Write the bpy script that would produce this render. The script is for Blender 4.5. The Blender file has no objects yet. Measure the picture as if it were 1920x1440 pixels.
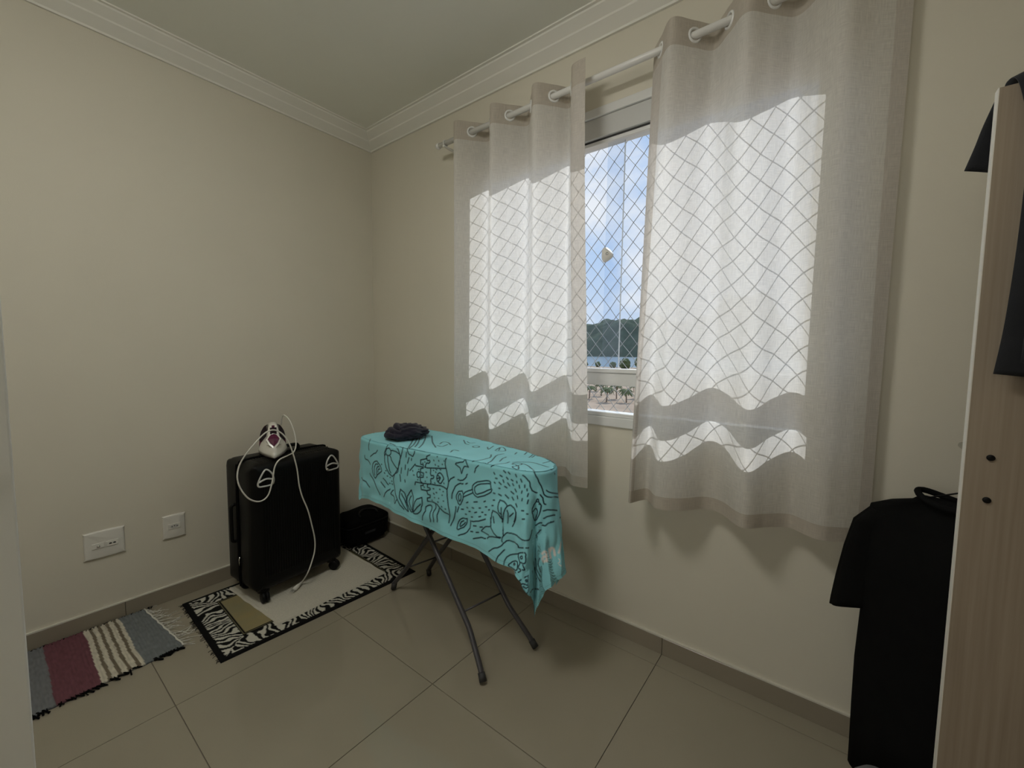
import bpy, bmesh, math, random
import numpy as np
from mathutils import Vector, Matrix, noise
random.seed(7)
scene = bpy.context.scene
C = scene.collection
PI = math.pi

# ---------------------------------------------------------------- camera
FPX, YAW, PITCH, ROLL = 777.95, 0.6601, 0.0727, 0.0127
CAM = np.array([2.4717, -1.6489, 1.2041])
_fw = np.array([-math.sin(YAW)*math.cos(PITCH), math.cos(YAW)*math.cos(PITCH), -math.sin(PITCH)])
_r = np.array([math.cos(YAW), math.sin(YAW), 0.0]); _u = np.cross(_r, _fw)
_c, _s = math.cos(ROLL), math.sin(ROLL)
_r, _u = _c*_r + _s*_u, -_s*_r + _c*_u
cam_data = bpy.data.cameras.new('camera'); cam = bpy.data.objects.new('camera', cam_data); C.objects.link(cam)
cam_data.sensor_width = 36.0; cam_data.lens = FPX/1920*36.0; cam_data.clip_start = 0.02; cam_data.clip_end = 20000
cam.matrix_world = Matrix(((_r[0], _u[0], -_fw[0], CAM[0]), (_r[1], _u[1], -_fw[1], CAM[1]), (_r[2], _u[2], -_fw[2], CAM[2]), (0, 0, 0, 1)))
scene.camera = cam
def px_on(x, y, ax, v):
    d = _fw + _r*(x-960)/FPX - _u*(y-720)/FPX
    t = (v-CAM[ax])/d[ax]
    return Vector(CAM + t*d)
def project(P):
    d = np.asarray(P) - CAM; z = d@_fw
    return np.stack([960+FPX*(d@_r)/z, 720-FPX*(d@_u)/z], -1)

# ---------------------------------------------------------------- light
vs = scene.view_settings
vs.view_transform = 'Standard'; vs.look = 'None'; vs.gamma = 1.0; vs.use_curve_mapping = False
vs.exposure = 0.0
SUN_DIR = Vector((0.17, -1.0, -0.76))
SUN_STRENGTH = 4.3
SKY_STRENGTH = 1.0
ROOM_FILL = 20.5            # strength of the added fill lamp on the ceiling
HALL_FILL = 6.5            # strength of the added fill lamp in the hall
sd = bpy.data.lights.new('sun', 'SUN'); sd.energy = SUN_STRENGTH; sd.angle = math.radians(0.4); sd.color = (1.0, 0.98, 0.94)
so = bpy.data.objects.new('sun', sd); C.objects.link(so); so.location = (1.6, 6, 8)
so.rotation_euler = SUN_DIR.to_track_quat('-Z', 'Y').to_euler()
w = bpy.data.worlds.new('sky'); scene.world = w; w.use_nodes = True
nt = w.node_tree; nt.nodes.clear()
def N(t, typ, **kw):
    n = t.nodes.new(typ)
    for k, v in kw.items():
        if k in ('operation', 'blend_type', 'data_type', 'noise_dimensions', 'wave_type', 'bands_direction', 'interpolation', 'attribute_name', 'wave_profile', 'feature', 'distance'): setattr(n, k, v)
        else: n.inputs[k].default_value = v
    return n
o_ = nt.nodes.new('ShaderNodeOutputWorld'); bg = nt.nodes.new('ShaderNodeBackground'); bg.inputs['Strength'].default_value = SKY_STRENGTH
tc = nt.nodes.new('ShaderNodeTexCoord'); sep = nt.nodes.new('ShaderNodeSeparateXYZ')
nt.links.new(tc.outputs['Generated'], sep.inputs[0])
ramp = nt.nodes.new('ShaderNodeValToRGB'); nt.links.new(sep.outputs['Z'], ramp.inputs[0])
cr = ramp.color_ramp; cr.elements[0].position = 0.0; cr.elements[0].color = (0.72, 0.80, 0.90, 1)
cr.elements[1].position = 0.75; cr.elements[1].color = (0.36, 0.55, 0.88, 1)
e = cr.elements.new(0.22); e.color = (0.55, 0.71, 0.94, 1)
mp = nt.nodes.new('ShaderNodeMapping'); mp.inputs['Scale'].default_value = (1.0, 1.0, 1.7); mp.inputs['Location'].default_value = (0.3, 0.1, 0.05)
nt.links.new(tc.outputs['Generated'], mp.inputs[0])
nz = N(nt, 'ShaderNodeTexNoise', Scale=3.4, Detail=8.0, Roughness=0.55); nt.links.new(mp.outputs[0], nz.inputs['Vector'])
cl = nt.nodes.new('ShaderNodeValToRGB'); cl.color_ramp.elements[0].position = 0.47; cl.color_ramp.elements[1].position = 0.66
nt.links.new(nz.outputs['Fac'], cl.inputs[0])
mx = N(nt, 'ShaderNodeMix', data_type='RGBA'); mx.inputs[7].default_value = (0.97, 0.97, 0.98, 1)
nt.links.new(cl.outputs[0], mx.inputs[0]); nt.links.new(ramp.outputs[0], mx.inputs[6])
nt.links.new(mx.outputs[2], bg.inputs['Color']); nt.links.new(bg.outputs[0], o_.inputs[0])

# ---------------------------------------------------------------- materials
MATS = {}
def base_mat(name):
    m = bpy.data.materials.new(name); m.use_nodes = True; MATS[name] = m
    return m, m.node_tree, m.node_tree.nodes['Principled BSDF']
def mat(name, col, rough=0.6, metal=0.0, spec=0.5, var=0.08, scale=20, bump=0.0, bscale=None, coat=0.0, sheen=0.0):
    m, t, p = base_mat(name)
    p.inputs['Roughness'].default_value = rough; p.inputs['Metallic'].default_value = metal
    p.inputs['Specular IOR Level'].default_value = spec; p.inputs['Coat Weight'].default_value = coat
    p.inputs['Sheen Weight'].default_value = sheen
    tcn = t.nodes.new('ShaderNodeTexCoord')
    n = N(t, 'ShaderNodeTexNoise', Scale=scale, Detail=5.0); t.links.new(tcn.outputs['Object'], n.inputs['Vector'])
    mixn = N(t, 'ShaderNodeMix', data_type='RGBA')
    c = Vector(col[:3])
    mixn.inputs[6].default_value = (*(c*(1-var)), 1); mixn.inputs[7].default_value = (*[min(1, x) for x in c*(1+var)], 1)
    t.links.new(n.outputs['Fac'], mixn.inputs[0]); t.links.new(mixn.outputs[2], p.inputs['Base Color'])
    if bump:
        n2 = N(t, 'ShaderNodeTexNoise', Scale=bscale or scale*6, Detail=4.0); t.links.new(tcn.outputs['Object'], n2.inputs['Vector'])
        b = N(t, 'ShaderNodeBump', Strength=bump, Distance=0.002); t.links.new(n2.outputs['Fac'], b.inputs['Height']); t.links.new(b.outputs[0], p.inputs['Normal'])
    return m
def attr_mat(name, rough=0.9, bump=0.0, bscale=400, sheen=0.0, spec=0.2):
    m, t, p = base_mat(name)
    a = t.nodes.new('ShaderNodeAttribute'); a.attribute_name = 'col'
    tcn = t.nodes.new('ShaderNodeTexCoord')
    n = N(t, 'ShaderNodeTexNoise', Scale=bscale, Detail=3.0); t.links.new(tcn.outputs['Object'], n.inputs['Vector'])
    mm = N(t, 'ShaderNodeMix', data_type='RGBA', blend_type='MULTIPLY'); mm.inputs[0].default_value = 0.25
    t.links.new(a.outputs['Color'], mm.inputs[6]); t.links.new(n.outputs['Color'], mm.inputs[7])
    mm2 = N(t, 'ShaderNodeMix', data_type='RGBA'); mm2.inputs[0].default_value = 0.5
    t.links.new(a.outputs['Color'], mm2.inputs[6]); t.links.new(mm.outputs[2], mm2.inputs[7])
    t.links.new(mm2.outputs[2], p.inputs['Base Color'])
    p.inputs['Roughness'].default_value = rough; p.inputs['Specular IOR Level'].default_value = spec; p.inputs['Sheen Weight'].default_value = sheen
    if bump:
        b = N(t, 'ShaderNodeBump', Strength=bump, Distance=0.002); t.links.new(n.outputs['Fac'], b.inputs['Height']); t.links.new(b.outputs[0], p.inputs['Normal'])
    return m
mat('wall', (0.70, 0.66, 0.555), rough=0.85, spec=0.2, var=0.03, scale=3, bump=0.12, bscale=260)
mat('ceiling', (0.88, 0.885, 0.82), rough=0.9, spec=0.15, var=0.03, scale=2, bump=0.06, bscale=200)
mat('cornice', (0.84, 0.825, 0.76), rough=0.7, spec=0.2, var=0.03, scale=4)
mat('tile', (0.33, 0.295, 0.225), rough=0.07, spec=0.5, var=0.05, scale=5)
mat('grout', (0.22, 0.19, 0.15), rough=0.9)
mat('skirting', (0.30, 0.26, 0.20), rough=0.22, var=0.05, scale=5)
mat('skirting_edge', (0.68, 0.65, 0.56), rough=0.6)
mat('white_paint', (0.86, 0.86, 0.82), rough=0.45, var=0.02, scale=4)
mat('white_plastic', (0.76, 0.74, 0.68), rough=0.35, var=0.02)
mat('frame_white', (0.72, 0.72, 0.70), rough=0.35, var=0.02)
mat('frame_grey', (0.55, 0.55, 0.53), rough=0.4, var=0.02)
mat('gasket', (0.03, 0.03, 0.03), rough=0.7)
mat('rod', (0.80, 0.79, 0.76), rough=0.25, var=0.02)
mat('ring', (0.82, 0.82, 0.80), rough=0.18, spec=0.7, var=0.02)
mat('net', (0.34, 0.34, 0.33), rough=0.6)
mat('black_shell', (0.0028, 0.0028, 0.0028), rough=0.42, spec=0.22, var=0.2, bump=0.3, bscale=500)
mat('black_rubber', (0.003, 0.003, 0.003), rough=0.6, spec=0.25)
mat('black_fabric', (0.003, 0.003, 0.003), rough=0.95, spec=0.1, bump=0.4, bscale=700)
mat('shirt_black', (0.007, 0.007, 0.007), rough=0.95, spec=0.06, var=0.2, bump=0.3, bscale=600)
mat('shirt_grey', (0.022, 0.023, 0.026), rough=0.95, spec=0.1, var=0.2, bump=0.3, bscale=500, sheen=0.15)
mat('navy_cloth', (0.022, 0.021, 0.034), rough=0.95, spec=0.1, var=0.3, scale=40, bump=0.4, bscale=400, sheen=0.2)
mat('chrome', (0.80, 0.80, 0.78), rough=0.18, metal=1.0, var=0.02)
mat('silver', (0.72, 0.72, 0.70), rough=0.25, metal=0.35, spec=0.7, var=0.02)
mat('leg_metal', (0.075, 0.072, 0.08), rough=0.38, metal=0.3, var=0.1)
mat('foot_rubber', (0.03, 0.03, 0.03), rough=0.6)
mat('board_metal', (0.45, 0.45, 0.45), rough=0.4, metal=0.8)
mat('iron_white', (0.80, 0.78, 0.72), rough=0.25, var=0.02, coat=0.2)
mat('iron_purple', (0.10, 0.012, 0.045), rough=0.25, var=0.15)
mat('iron_dark', (0.016, 0.006, 0.012), rough=0.35)
mat('cord', (0.76, 0.74, 0.67), rough=0.5, var=0.03)
mat('mat_white', (0.62, 0.59, 0.50), rough=0.95, spec=0.1, var=0.14, scale=180, bump=0.9, bscale=260)
mat('panel_wood', (0.17, 0.135, 0.10), rough=0.55, var=0.15, scale=30)
mat('edge_band', (0.82, 0.80, 0.74), rough=0.4, var=0.02)
mat('grey_cloth', (0.15, 0.15, 0.155), rough=0.95, var=0.15, bump=0.3)
mat('mountain', (0.10, 0.125, 0.095), rough=1.0, spec=0.0, var=0.45, scale=0.03)
mat('water', (0.30, 0.42, 0.52), rough=0.15, var=0.1, scale=0.01)
mat('earth', (0.40, 0.31, 0.23), rough=1.0, spec=0.0, var=0.55, scale=0.14)
mat('foliage', (0.09, 0.12, 0.055), rough=0.9, spec=0.1, var=0.4, scale=0.6)
mat('palm_leaf', (0.15, 0.17, 0.08), rough=0.8, spec=0.1, var=0.35, scale=1.5)
mat('bark', (0.20, 0.15, 0.11), rough=0.9, var=0.2)
attr_mat('towel_cloth', rough=0.95, bump=0.35, bscale=500, sheen=0.15)
attr_mat('rug_cloth', rough=0.98, bump=0.5, bscale=420)
# wood grain on the panel: vertical streaks
def wood_panel():
    m = MATS['panel_wood']; t = m.node_tree; p = t.nodes['Principled BSDF']
    tcn = t.nodes.new('ShaderNodeTexCoord'); mpn = t.nodes.new('ShaderNodeMapping'); mpn.inputs['Scale'].default_value = (60, 60, 1.2)
    t.links.new(tcn.outputs['Object'], mpn.inputs[0])
    n = N(t, 'ShaderNodeTexNoise', Scale=2.0, Detail=6.0); t.links.new(mpn.outputs[0], n.inputs['Vector'])
    r = t.nodes.new('ShaderNodeValToRGB'); r.color_ramp.elements[0].position = .3; r.color_ramp.elements[1].position = .75
    r.color_ramp.elements[0].color = (0.29, 0.23, 0.168, 1); r.color_ramp.elements[1].color = (0.38, 0.312, 0.235, 1)
    t.links.new(n.outputs['Fac'], r.inputs[0]); t.links.new(r.outputs[0], p.inputs['Base Color'])
wood_panel()
def glass_mat(name, tint):
    m = bpy.data.materials.new(name); m.use_nodes = True; MATS[name] = m
    t = m.node_tree; t.nodes.clear()
    out = t.nodes.new('ShaderNodeOutputMaterial'); tr = t.nodes.new('ShaderNodeBsdfTransparent'); gl = t.nodes.new('ShaderNodeBsdfGlossy')
    tr.inputs[0].default_value = (*tint, 1); gl.inputs['Roughness'].default_value = 0.02; gl.inputs['Color'].default_value = (1, 1, 1, 1)
    lw = t.nodes.new('ShaderNodeLayerWeight'); lw.inputs[0].default_value = 0.5
    pw = N(t, 'ShaderNodeMath', operation='POWER'); pw.inputs[1].default_value = 5.0; t.links.new(lw.outputs['Facing'], pw.inputs[0])
    fr = N(t, 'ShaderNodeMath', operation='MULTIPLY_ADD'); fr.inputs[1].default_value = 0.8; fr.inputs[2].default_value = 0.025; t.links.new(pw.outputs[0], fr.inputs[0])
    mixs = t.nodes.new('ShaderNodeMixShader')
    t.links.new(fr.outputs[0], mixs.inputs[0]); t.links.new(tr.outputs[0], mixs.inputs[1]); t.links.new(gl.outputs[0], mixs.inputs[2]); t.links.new(mixs.outputs[0], out.inputs[0])
glass_mat('glass', (0.925, 0.952, 0.985))
def curtain_mat(name, col, trans, see):
    m = bpy.data.materials.new(name); m.use_nodes = True; MATS[name] = m
    t = m.node_tree; t.nodes.clear()
    out = t.nodes.new('ShaderNodeOutputMaterial')
    df = t.nodes.new('ShaderNodeBsdfDiffuse'); tl = t.nodes.new('ShaderNodeBsdfTranslucent'); tp = t.nodes.new('ShaderNodeBsdfTransparent')
    tcn = t.nodes.new('ShaderNodeTexCoord')
    def streak(sc, det):
        mpn = t.nodes.new('ShaderNodeMapping'); mpn.inputs['Scale'].default_value = sc
        t.links.new(tcn.outputs['UV'], mpn.inputs[0])
        n = N(t, 'ShaderNodeTexNoise', Scale=1.0, Detail=det); t.links.new(mpn.outputs[0], n.inputs['Vector']); return n
    a = streak((700, 26, 1), 3.0); b = streak((26, 700, 1), 3.0)
    ad = N(t, 'ShaderNodeMath', operation='ADD'); t.links.new(a.outputs['Fac'], ad.inputs[0]); t.links.new(b.outputs['Fac'], ad.inputs[1])
    r = t.nodes.new('ShaderNodeValToRGB'); r.color_ramp.elements[0].position = .75; r.color_ramp.elements[1].position = 1.25
    hf = N(t, 'ShaderNodeMath', operation='MULTIPLY'); hf.inputs[1].default_value = 0.5; t.links.new(ad.outputs[0], hf.inputs[0])
    r.color_ramp.elements[0].position = .36; r.color_ramp.elements[1].position = .64
    c = Vector(col); r.color_ramp.elements[0].color = (*(c*0.84), 1); r.color_ramp.elements[1].color = (*[min(1, x) for x in c*1.08], 1)
    t.links.new(hf.outputs[0], r.inputs[0])
    t.links.new(r.outputs[0], df.inputs['Color']); t.links.new(r.outputs[0], tl.inputs['Color'])
    m1 = t.nodes.new('ShaderNodeMixShader'); m1.inputs[0].default_value = trans
    t.links.new(df.outputs[0], m1.inputs[1]); t.links.new(tl.outputs[0], m1.inputs[2])
    m2 = t.nodes.new('ShaderNodeMixShader'); m2.inputs[0].default_value = see
    t.links.new(m1.outputs[0], m2.inputs[1]); t.links.new(tp.outputs[0], m2.inputs[2]); t.links.new(m2.outputs[0], out.inputs[0])
curtain_mat('curtain_linen', (0.86, 0.835, 0.785), 0.48, 0.06)
curtain_mat('curtain_double', (0.62, 0.565, 0.49), 0.28, 0.0)
curtain_mat('curtain_edge_shade', (0.70, 0.655, 0.60), 0.34, 0.0)  # sewn side hems, plus end strips whose shade is put into the colour

# ---------------------------------------------------------------- mesh helpers
def link(name, me, m=None, parent=None):
    o = bpy.data.objects.new(name, me); C.objects.link(o)
    if m is not None:
        me.materials.clear(); me.materials.append(MATS[m] if isinstance(m, str) else m)
    if parent is not None: o.parent = parent
    return o
def from_bm(name, bm, m=None, parent=None, smooth=False):
    bmesh.ops.recalc_face_normals(bm, faces=bm.faces[:])
    me = bpy.data.meshes.new(name); bm.to_mesh(me); bm.free()
    if smooth: me.polygons.foreach_set('use_smooth', [True]*len(me.polygons))
    return link(name, me, m, parent)
def from_data(name, V, F, m=None, parent=None, smooth=True):
    me = bpy.data.meshes.new(name); me.from_pydata([tuple(v) for v in V], [], F); me.update()
    if smooth: me.polygons.foreach_set('use_smooth', [True]*len(me.polygons))
    return link(name, me, m, parent)
def empty(name, loc=(0, 0, 0), rz=0.0):
    o = bpy.data.objects.new(name, None); C.objects.link(o); o.location = loc; o.rotation_euler = (0, 0, rz); o.empty_display_size = 0.05
    return o
def tag(o, label=None, cat=None, group=None, kind=None):
    if label: o['label'] = label
    if cat: o['category'] = cat
    if group: o['group'] = group
    if kind: o['kind'] = kind
    return o
def bbox(bm, lo, hi, bev=0.0, seg=2):
    r = bmesh.ops.create_cube(bm, size=1.0)
    vs_ = r['verts']; lo = Vector(lo); hi = Vector(hi)
    for v in vs_: v.co = Vector([(lo[i]+hi[i])/2 + v.co[i]*(hi[i]-lo[i]) for i in range(3)])
    if bev > 0:
        es = list({e for v in vs_ for e in v.link_edges})
        bmesh.ops.bevel(bm, geom=es, offset=bev, segments=seg, profile=0.5, affect='EDGES')
def box(name, lo, hi, m, parent=None, bev=0.0, seg=2, smooth=False):
    bm = bmesh.new(); bbox(bm, lo, hi, bev, seg); return from_bm(name, bm, m, parent, smooth)
def catmull(P, n, closed=False):
    P = [Vector(p) for p in P]; out = []; k = len(P)
    segs = k if closed else k-1
    for i in range(segs):
        if closed: a, b, c, d = P[i-1], P[i], P[(i+1) % k], P[(i+2) % k]
        else: a, b, c, d = P[max(i-1, 0)], P[i], P[i+1], P[min(i+2, k-1)]
        for j in range(n):
            t = j/n
            out.append(0.5*((2*b) + (c-a)*t + (2*a-5*b+4*c-d)*t*t + (3*b-a-3*c+d)*t**3))
    if not closed: out.append(P[-1])
    return out
def tube_data(path, rad, n=8, caps=True):
    path = [Vector(p) for p in path]; V = []; F = []; up = None
    for i, p in enumerate(path):
        t = (path[min(i+1, len(path)-1)] - path[max(i-1, 0)]).normalized()
        if up is None:
            up = t.orthogonal().normalized()
        up = (up - t*up.dot(t)).normalized(); b = t.cross(up)
        r = rad(i/(len(path)-1)) if callable(rad) else rad
        for k in range(n):
            a = 2*PI*k/n; V.append(p + (up*math.cos(a) + b*math.sin(a))*r)
    for i in range(len(path)-1):
        for k in range(n):
            a = i*n+k; b2 = i*n+(k+1) % n; F.append((a, b2, b2+n, a+n))
    if caps:
        F.append(tuple(range(n-1, -1, -1))); q = (len(path)-1)*n; F.append(tuple(range(q, q+n)))
    return V, F
def tube(name, path, rad, m, parent=None, n=8):
    V, F = tube_data(path, rad, n); return from_data(name, V, F, m, parent)
def tubes(name, list_, m, parent=None, n=6):
    V = []; F = []
    for path, rad in list_:
        v, f = tube_data(path, rad, n); k = len(V); V += v; F += [tuple(i+k for i in q) for q in f]
    return from_data(name, V, F, m, parent)
def lathe(name, prof, m, parent=None, n=20, axis='Z', loc=(0, 0, 0)):
    V = []; F = []
    for r, z in prof:
        for k in range(n):
            a = 2*PI*k/n; v = (r*math.cos(a), r*math.sin(a), z)
            if axis == 'X': v = (v[2], v[0], v[1])
            if axis == 'Y': v = (v[1], v[2], v[0])
            V.append(Vector(v)+Vector(loc))
    for i in range(len(prof)-1):
        for k in range(n):
            a = i*n+k; b = i*n+(k+1) % n; F.append((a, b, b+n, a+n))
    F.append(tuple(range(n-1, -1, -1))); q = (len(prof)-1)*n; F.append(tuple(range(q, q+n)))
    return from_data(name, V, F, m, parent)
def torus_data(c, ax, R, r, n=24, k=8):
    c = Vector(c); ax = Vector(ax).normalized(); e1 = ax.orthogonal().normalized(); e2 = ax.cross(e1); V = []; F = []
    for i in range(n):
        a = 2*PI*i/n; d = e1*math.cos(a)+e2*math.sin(a)
        for j in range(k):
            b = 2*PI*j/k; V.append(c + d*(R+r*math.cos(b)) + ax*(r*math.sin(b)))
    for i in range(n):
        for j in range(k):
            F.append((i*k+j, ((i+1) % n)*k+j, ((i+1) % n)*k+(j+1) % k, i*k+(j+1) % k))
    return V, F
def prism(name, poly, axis, lo, hi, m, parent=None, bev=0.0):
    bm = bmesh.new(); ring = []
    def mk(p, v): return {'X': (v, p[0], p[1]), 'Y': (p[0], v, p[1]), 'Z': (p[0], p[1], v)}[axis]
    a = [bm.verts.new(mk(p, lo)) for p in poly]; b = [bm.verts.new(mk(p, hi)) for p in poly]; k = len(poly)
    bm.faces.new(a); bm.faces.new(b[::-1])
    for i in range(k): bm.faces.new((a[i], b[i], b[(i+1) % k], a[(i+1) % k]))
    if bev: bmesh.ops.bevel(bm, geom=bm.edges[:], offset=bev, segments=2, profile=0.5, affect='EDGES')
    return from_bm(name, bm, m, parent)
def grid_faces(nu, nv, keep=None):
    F = []
    for j in range(nv-1):
        for i in range(nu-1):
            if keep is None or keep(i, j): F.append((j*nu+i, j*nu+i+1, (j+1)*nu+i+1, (j+1)*nu+i))
    return F
def set_colors(o, cols):
    me = o.data; a = me.color_attributes.new('col', 'FLOAT_COLOR', 'POINT')
    arr = np.ones((len(me.vertices), 4), dtype=np.float32); arr[:, :3] = cols; a.data.foreach_set('color', arr.ravel())
def srgb(r, g, b):
    f = lambda v: (v/255/12.92 if v/255 <= 0.04045 else ((v/255+0.055)/1.055)**2.4)
    return np.array([f(r), f(g), f(b)])

# ================================================================ the room
RX, RY, RZ = 3.18, -2.45, 2.58        # right wall, back wall, ceiling
def struct(o): return tag(o, kind='structure')
# floor: a screed with tiles laid on it
floor = struct(box('floor', (-0.15, -4.0, -0.06), (RX+0.15, 0.15, -0.004), 'grout'))
xj = [-0.441+0.606*i for i in range(8)]; yj = [-0.083-0.606*i for i in range(-1, 5)]
g = 0.0011; tile_id = 0
for i in range(len(xj)-1):
    for j in range(len(yj)-1):
        x0, x1 = max(xj[i]+g, 0.0), min(xj[i+1]-g, RX); y0, y1 = max(yj[j+1]+g, RY), min(yj[j]-g, 0.0)
        if x1-x0 < 0.01 or y1-y0 < 0.01: continue
        box('tile', (x0, y0, -0.004), (x1, y1, 0.0), 'tile', floor, bev=0.0006, seg=1)
box('tile', (0.8, -3.85, -0.004), (2.9, RY-0.001, 0.0), 'tile', floor)
# walls
def wall(name, boxes, m='wall'):
    bm = bmesh.new()
    for lo, hi in boxes: bbox(bm, lo, hi)
    return struct(from_bm(name, bm, m))
WX0, WX1, WZ0, WZ1 = 0.915, 2.430, 0.905, 2.235
wall('wall_left', [((-0.15, -4.0, -0.06), (0, 0.15, RZ+0.1))])
wall('wall_front', [((0, 0, -0.06), (WX0, 0.15, RZ+0.1)), ((WX1, 0, -0.06), (RX+0.15, 0.15, RZ+0.1)),
                    ((WX0, 0, -0.06), (WX1, 0.15, WZ0)), ((WX0, 0, WZ1), (WX1, 0.15, RZ+0.1))])
wall('wall_right', [((RX, -4.0, -0.06), (RX+0.15, 0, RZ+0.1))])
DX0, DX1, DZ = 1.53, 2.36, 2.10
wall('wall_back', [((0, RY-0.12, 0), (DX0, RY, RZ)), ((DX1, RY-0.12, 0), (RX, RY, RZ)), ((DX0, RY-0.12, DZ), (DX1, RY, RZ)), ((0, -4.0, 0), (RX, -3.85, RZ))])
struct(box('ceiling', (-0.15, -4.0, RZ), (RX+0.15, 0.15, RZ+0.1), 'ceiling'))
# baseboards: ceramic pieces with a pale top edge
def baseboard(name, along, lo, hi, joints, inward):
    b = struct(box(name, *((( lo, -0.004, 0.0), (hi, 0.0, 0.071)) if along == 'x' else (((0.0, lo, 0.0), (0.004, hi, 0.071)))), 'grout'))
    pts = [lo]+[j for j in sorted(joints) if lo < j < hi]+[hi]
    for a, c in zip(pts[:-1], pts[1:]):
        if along == 'x': box('skirting_tile', (a+0.0008, -0.011, 0.0), (c-0.0008, -0.004, 0.069), 'skirting', b, bev=0.001, seg=1)
        else: box('skirting_tile', (0.004, a+0.0008, 0.0), (0.011, c-0.0008, 0.069), 'skirting', b, bev=0.001, seg=1)
    if along == 'x': box('top_edge', (lo, -0.011, 0.0695), (hi, 0.0, 0.0745), 'skirting_edge', b)
    else: box('top_edge', (0.0, lo, 0.0695), (0.011, hi, 0.0745), 'skirting_edge', b)
baseboard('baseboard_front', 'x', 0.0115, RX, xj, -1)
baseboard('baseboard_left', 'y', RY, 0.0, yj, 1)
# cornice (stepped plaster) as trims
cprof = [(0.0, 2.500), (0.010, 2.500), (0.012, 2.508), (0.054, 2.537), (0.057, 2.543), (0.094, 2.567), (0.097, 2.573), (0.108, 2.574), (0.108, 2.58), (0.0, 2.58)]
def sweep_cornice(name, pts_fn):
    V = []; F = []; k = len(cprof)
    for s in (0, 1):
        for (d, z) in cprof: V.append(pts_fn(s, d, z))
    for i in range(k): F.append((i, (i+1) % k, k+(i+1) % k, k+i))
    F.append(tuple(range(k))); F.append(tuple(range(2*k-1, k-1, -1)))
    bm = bmesh.new(); vs2 = [bm.verts.new(v) for v in V]
    for f in F: bm.faces.new([vs2[i] for i in f])
    return struct(from_bm(name, bm, 'cornice'))
sweep_cornice('trim_1', lambda s, d, z: (d, -d if s == 0 else RY+d, z))
sweep_cornice('trim_2', lambda s, d, z: (d if s == 0 else RX-d, -d, z))
sweep_cornice('trim_3', lambda s, d, z: (RX-d, -d if s == 0 else RY+d, z))
sweep_cornice('trim_4', lambda s, d, z: (d if s == 0 else RX-d, RY+d, z))
# open door leaf that stands at the left of the camera
door = struct(empty('door_1', (1.55, RY+0.02, 0)))
box('door_leaf', (-0.035, 0.0, 0.008), (0.0, 0.805, 2.08), 'white_paint', door, bev=0.003)
for sgn, x in ((1, 0.0), (-1, -0.035)):
    lathe('rosette', [(0.025, 0), (0.025, 0.006), (0.022, 0.008)], 'chrome', door, axis='X', loc=(x if sgn > 0 else x-0.008, 0.745, 1.02))
    tube('door_handle', [(x, 0.745, 1.02), (x+sgn*0.045, 0.745, 1.02), (x+sgn*0.052, 0.73, 1.02), (x+sgn*0.052, 0.64, 1.02)], 0.008, 'chrome', door)
bm = bmesh.new()
bbox(bm, (DX0-0.07, RY, 0.0), (DX0, RY+0.015, DZ+0.07)); bbox(bm, (DX1, RY, 0.0), (DX1+0.07, RY+0.015, DZ+0.07)); bbox(bm, (DX0, RY, DZ), (DX1, RY+0.015, DZ+0.07))
struct(from_bm('trim_5', bm, 'white_paint'))

# added fill lamp: a flush ceiling dome outside the frame, brightening the room
def ceiling_fill_lamp():
    root = empty('ceiling_fill_lamp', (1.56, -1.60, RZ))
    lathe('fill_lamp_base', [(0.25, 0.0), (0.25, -0.018), (0.242, -0.022)], 'white_paint', root, n=32)
    m = bpy.data.materials.new('fill_diffuser'); m.use_nodes = True; MATS['fill_diffuser'] = m
    p = m.node_tree.nodes['Principled BSDF']; p.inputs['Base Color'].default_value = (0.9, 0.9, 0.86, 1)
    p.inputs['Emission Color'].default_value = (1.0, 0.985, 0.925, 1); p.inputs['Emission Strength'].default_value = ROOM_FILL
    lathe('diffuser', [(0.24, -0.020), (0.238, -0.060), (0.220, -0.085), (0.170, -0.105), (0.10, -0.114), (0.0, -0.116)], 'fill_diffuser', root, n=32)
    tag(root, 'added unseen fill lamp, a round white dome on the ceiling', 'fill lamp')
ceiling_fill_lamp()
def hall_fill_lamp():  # unseen lamp added behind the camera as soft fill for the window wall
    root = empty('wall_fill_lamp', (1.98, -3.85, 1.55))
    lathe('back_plate', [(0.34, 0.0), (0.34, 0.015), (0.33, 0.02)], 'white_paint', root, n=32, axis='Y')
    m = MATS['fill_diffuser'].copy(); m.name = 'hall_fill_diffuser'; MATS['hall_fill_diffuser'] = m
    m.node_tree.nodes['Principled BSDF'].inputs['Emission Strength'].default_value = HALL_FILL
    lathe('diffuser', [(0.32, 0.018), (0.318, 0.045), (0.29, 0.07), (0.18, 0.09), (0.0, 0.098)], 'hall_fill_diffuser', root, n=32, axis='Y')
    tag(root, 'added unseen fill lamp, a large frosted disc on the hall wall', 'wall lamp')
hall_fill_lamp()

# ================================================================ window
win = struct(empty('window_1', (0, 0, 0)))
y0f, y1f = -0.006, 0.075
box('head_frame', (WX0, y0f, 2.20), (WX1, y1f, WZ1), 'frame_white', win, bev=0.002)
box('head_panel', (WX0+0.02, 0.004, 2.118), (WX1-0.02, 0.07, 2.199), 'frame_grey', win, bev=0.002)
box('head_seal', (WX0+0.02, 0.008, 2.198), (WX1-0.02, 0.06, 2.2005), 'gasket', win)
box('head_track', (WX0+0.02, 0.018, 2.096), (WX1-0.02, 0.066, 2.118), 'frame_white', win, bev=0.002)
box('head_gasket', (WX0+0.03, 0.0165, 2.110), (WX1-0.03, 0.030, 2.1165), 'gasket', win)
for nm, a, b in (('jamb_frame', WX0, WX0+0.030), ('jamb_frame', WX1-0.030, WX1)):
    box(nm, (a, y0f, WZ0), (b, y1f, 2.20), 'frame_white', win, bev=0.002)
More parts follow.
